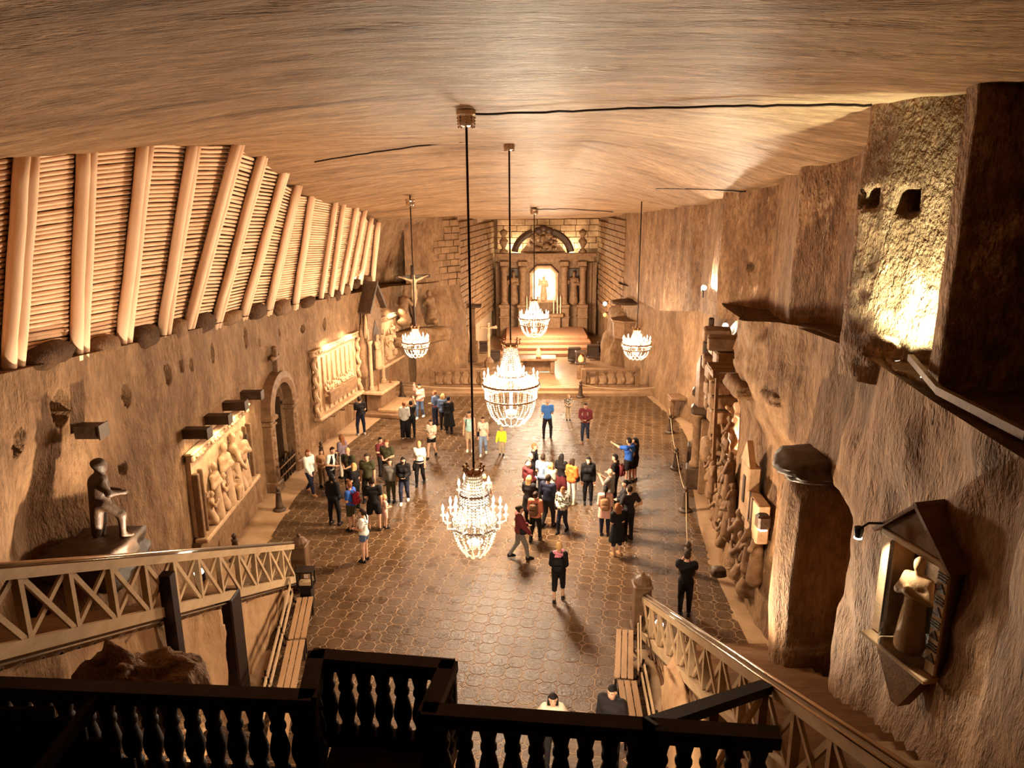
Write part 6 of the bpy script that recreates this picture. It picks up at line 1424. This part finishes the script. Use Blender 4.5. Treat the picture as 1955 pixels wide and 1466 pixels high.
Q(773, 960, 1.70, 180, ('hoodie', 'black'), ('jeans', 'jeans'), ('long', 'hairk'), 'front', 'step', 'long-haired woman in black with white shoes and dark mask', 'f', 'white', 'black', extra=[('bag', 'tan', 'tan shoulder bag of the long-haired woman in black'), ('phone', 'lit', 'lit phone held by the long-haired woman in black')])
Q(736, 1008, 1.15, -60, ('tee', 'blush'), ('shorts', 'blush'), ('short', 'blond'), 'front', 'stand', 'small child in pale clothes half hidden behind the tall man in black shorts', 'f')
# middle of the hall
Q(897, 861, 1.74, 180, ('tank', 'teal'), ('shorts', 'beige'), ('short', 'hairb'), 'down', 'stand', 'man in pale teal tank top and beige shorts walking towards the viewer', 'm', 'white', extra=[('backpack', 'dark', 'dark backpack of the man in teal tank top')])
Q(923, 868, 1.64, 175, ('tee', 'cream'), ('jeans', 'lblue'), ('short', 'hairb'), 'down', 'step', 'woman in cream T-shirt and light blue jeans beside the man in teal', 'f', 'white', extra=[('bag', 'black', 'black bag of the woman in light blue jeans')])
Q(958, 868, 1.18, 170, ('hoodie', 'neon'), ('jeans', 'beige'), ('short', 'blond'), 'swing', 'stand', 'child in neon yellow jacket and beige trousers')
Q(1045, 836, 1.78, 5, ('tee', 'sky'), ('jeans', 'dark'), ('bald', 'hairg'), 'front', 'wide', 'bald man in bright blue T-shirt seen from behind')
Q(1085, 802, 1.25, 180, ('tee', 'print'), ('jeans', 'beige'), ('short', 'blond'), 'front', 'stand', 'child in patterned black shirt and beige trousers near the sanctuary step')
Q(1117, 844, 1.76, 165, ('hoodie', 'maroon'), ('jeans', 'jeans'), ('short', 'hairb'), 'front', 'step', 'man in maroon jacket and jeans walking towards the viewer', 'm', 'tan', extra=[('vest', 'cream', '')])
Q(1199, 924, 1.80, 40, ('tee', 'blue'), ('shorts', 'dark'), ('short', 'hairk'), ('down', 'point'), 'stand', 'man in blue T-shirt and dark shorts pointing left', extra=[('bag', 'beige', 'beige sling bag of the man in blue T-shirt pointing')])
Q(1211, 918, 1.70, 60, ('tee', 'black'), ('shorts', 'black'), ('pony', 'hairk'), 'front', 'stand', 'woman in black standing just behind the pointing man in blue', 'f')
Q(1019, 938, 1.84, -100, ('long', 'black'), ('jeans', 'dark'), ('short', 'auburn'), 'down', 'stand', 'tall man in black at the back of the right group')
Q(1012, 952, 1.72, -120, ('tee', 'dark'), ('jeans', 'dark'), ('bald', 'hairg'), 'down', 'stand', 'balding man in dark shirt behind the man in maroon jacket')
Q(1008, 972, 1.74, -60, ('hoodie', 'maroon'), ('jeans', 'dark'), ('bald', 'hairg'), 'front', 'stand', 'bald man in maroon jacket at the left of the right group', extra=[('phone', 'lit', 'lit phone held by the bald man in maroon jacket')])
Q(1036, 958, 1.76, -30, ('tee', 'lblue'), ('jeans', 'dark'), ('short', 'hairb'), 'front', 'stand', 'man in pale blue shirt seen from behind in the right group')
Q(1051, 968, 1.62, -40, ('blouse', 'lgrey'), ('jeans', 'dark'), ('bob', 'blond'), 'front', 'stand', 'blond woman in pale grey blouse beside the man in pale blue', 'f')
Q(1071, 955, 1.72, -30, ('tee', 'black'), ('skirt', 'maroon'), ('long', 'hairk'), 'front', 'stand', 'long-haired woman in black top and long maroon skirt', 'f')
Q(1091, 962, 1.66, -40, ('hoodie', 'orange'), ('jeans', 'white'), ('bob', 'hairb'), 'front', 'stand', 'woman in bright orange jacket and white trousers', 'f', 'cream', extra=[('bag', 'dark', 'dark bag of the woman in orange jacket')])
Q(1122, 961, 1.72, 175, ('hoodie', 'black'), ('jeans', 'black'), ('long', 'hairk'), 'down', 'stand', 'woman all in black with long dark hair and white mask', 'f', 'black', 'white')
Q(1046, 1006, 1.80, -35, ('long', 'navy'), ('jeans', 'dark'), ('short', 'hairb'), 'front', 'step', 'man in navy sweater and dark trousers with his back to the viewer')
Q(1074, 1016, 1.55, 150, ('hoodie', 'camoprint'), ('jeans', 'jeans'), ('short', 'auburn'), 'front', 'step', 'boy in black and white camouflage hoodie', extra=[('bag', 'dark', 'dark bag of the boy in camouflage hoodie')])
Q(1010, 1000, 1.68, -30, ('dress', 'dark'), ('jeans', 'dark'), ('long', 'blond'), 'front', 'stand', 'long-haired blond woman in dark dress behind the woman in salmon jacket', 'f')
Q(1022, 1033, 1.64, -20, ('hoodie', 'salmon'), ('jeans', 'black'), ('bun', 'hairb'), 'front', 'step', 'woman in salmon jacket and black trousers wearing a brown backpack', 'f', extra=[('backpack', 'brown', 'brown backpack of the woman in salmon jacket')])
Q(992, 1066, 1.68, -80, ('hoodie', 'maroon'), ('jeans', 'grey'), ('bun', 'hairb'), ('swing', 'front'), 'walk', 'woman in dark rose jacket and grey trousers striding past the right group', 'f', 'black', extra=[('bag', 'dark', 'dark bag of the striding woman in dark rose jacket')])
Q(1066, 1147, 1.68, -8, ('long', 'black'), ('capri', 'black'), ('short', 'blond'), 'front', 'step', 'blond woman with pink scarf and black cropped trousers walking away', 'f', 'black', extra=[('scarf', 'pink', ''), ('backpack', 'black', 'black backpack of the woman with pink scarf')])
Q(1173, 958, 1.76, 70, ('tee', 'black'), ('jeans', 'black'), ('short', 'hairk'), 'front', 'stand', 'man in black T-shirt with dark red backpack, right cluster', extra=[('backpack', 'maroon', 'dark red backpack of the man in black in the right cluster')])
Q(1164, 985, 1.68, 60, ('tee', 'grey'), ('jeans', 'dark'), ('bald', 'hairg'), 'phone', 'stand', 'balding man in grey shirt raising his hands in the right cluster')
Q(1154, 1022, 1.66, -10, ('coat', 'blush'), ('jeans', 'navy'), ('pony', 'hairk'), 'front', 'stand', 'woman in pale pink coat wearing a tan backpack', 'f', 'black', extra=[('backpack', 'tan', 'tan backpack of the woman in pale pink coat')])
Q(1177, 1060, 1.66, 20, ('dress', 'black'), ('capri', 'navy'), ('long', 'auburn'), 'front', 'stand', 'long brown-haired woman in dark dress nearest in the right cluster', 'f', 'tan')
Q(1199, 1030, 1.80, 25, ('tee', 'dark'), ('jeans', 'black'), ('short', 'hairb'), 'hip', 'stand', 'man in dark grey T-shirt with elbows out, right cluster', extra=[('phone', 'lit', 'lit phone of the man in dark grey T-shirt')])
Q(1192, 1010, 1.68, 90, ('long', 'dark'), ('jeans', 'dark'), ('short', 'hairk'), 'front', 'stand', 'person in dark clothes in the middle of the right cluster', 'f')
Q(925, 1000, 1.74, -10, ('tee', 'cream'), ('jeans', 'beige'), ('bald', 'blond'), 'front', 'stand', 'bald person in cream clothes behind the nearest chandelier, right')
pz_ = py(1287, 1112, 16.6); Q(0, 0, 1.80, -15, ('tee', 'black'), ('jeans', 'black'), ('short', 'hairb'), 'phone', 'stand', 'man in black photographing with a lit phone behind the right newel post', pos=(4.35, 16.9, 0), extra=[('phone', 'lit', 'lit phone raised by the man behind the right newel post')])
a = py(1052, 1345, 11.0); Q(0, 0, 1.62, 178, ('long', 'cream'), ('jeans', 'dark'), ('bob', 'hairk'), 'hip', 'stand', 'dark-haired woman in cream sweater just beyond the near balustrade', 'f', pos=(.71, 11.75, 0))
a = py(1168, 1325, 11.6); Q(0, 0, 1.78, 150, ('hoodie', 'dark'), ('jeans', 'black'), ('short', 'hairk'), 'down', 'stand', 'dark-haired man in dark open jacket just beyond the near balustrade', 'm', pos=(1.80, 11.75, 0))
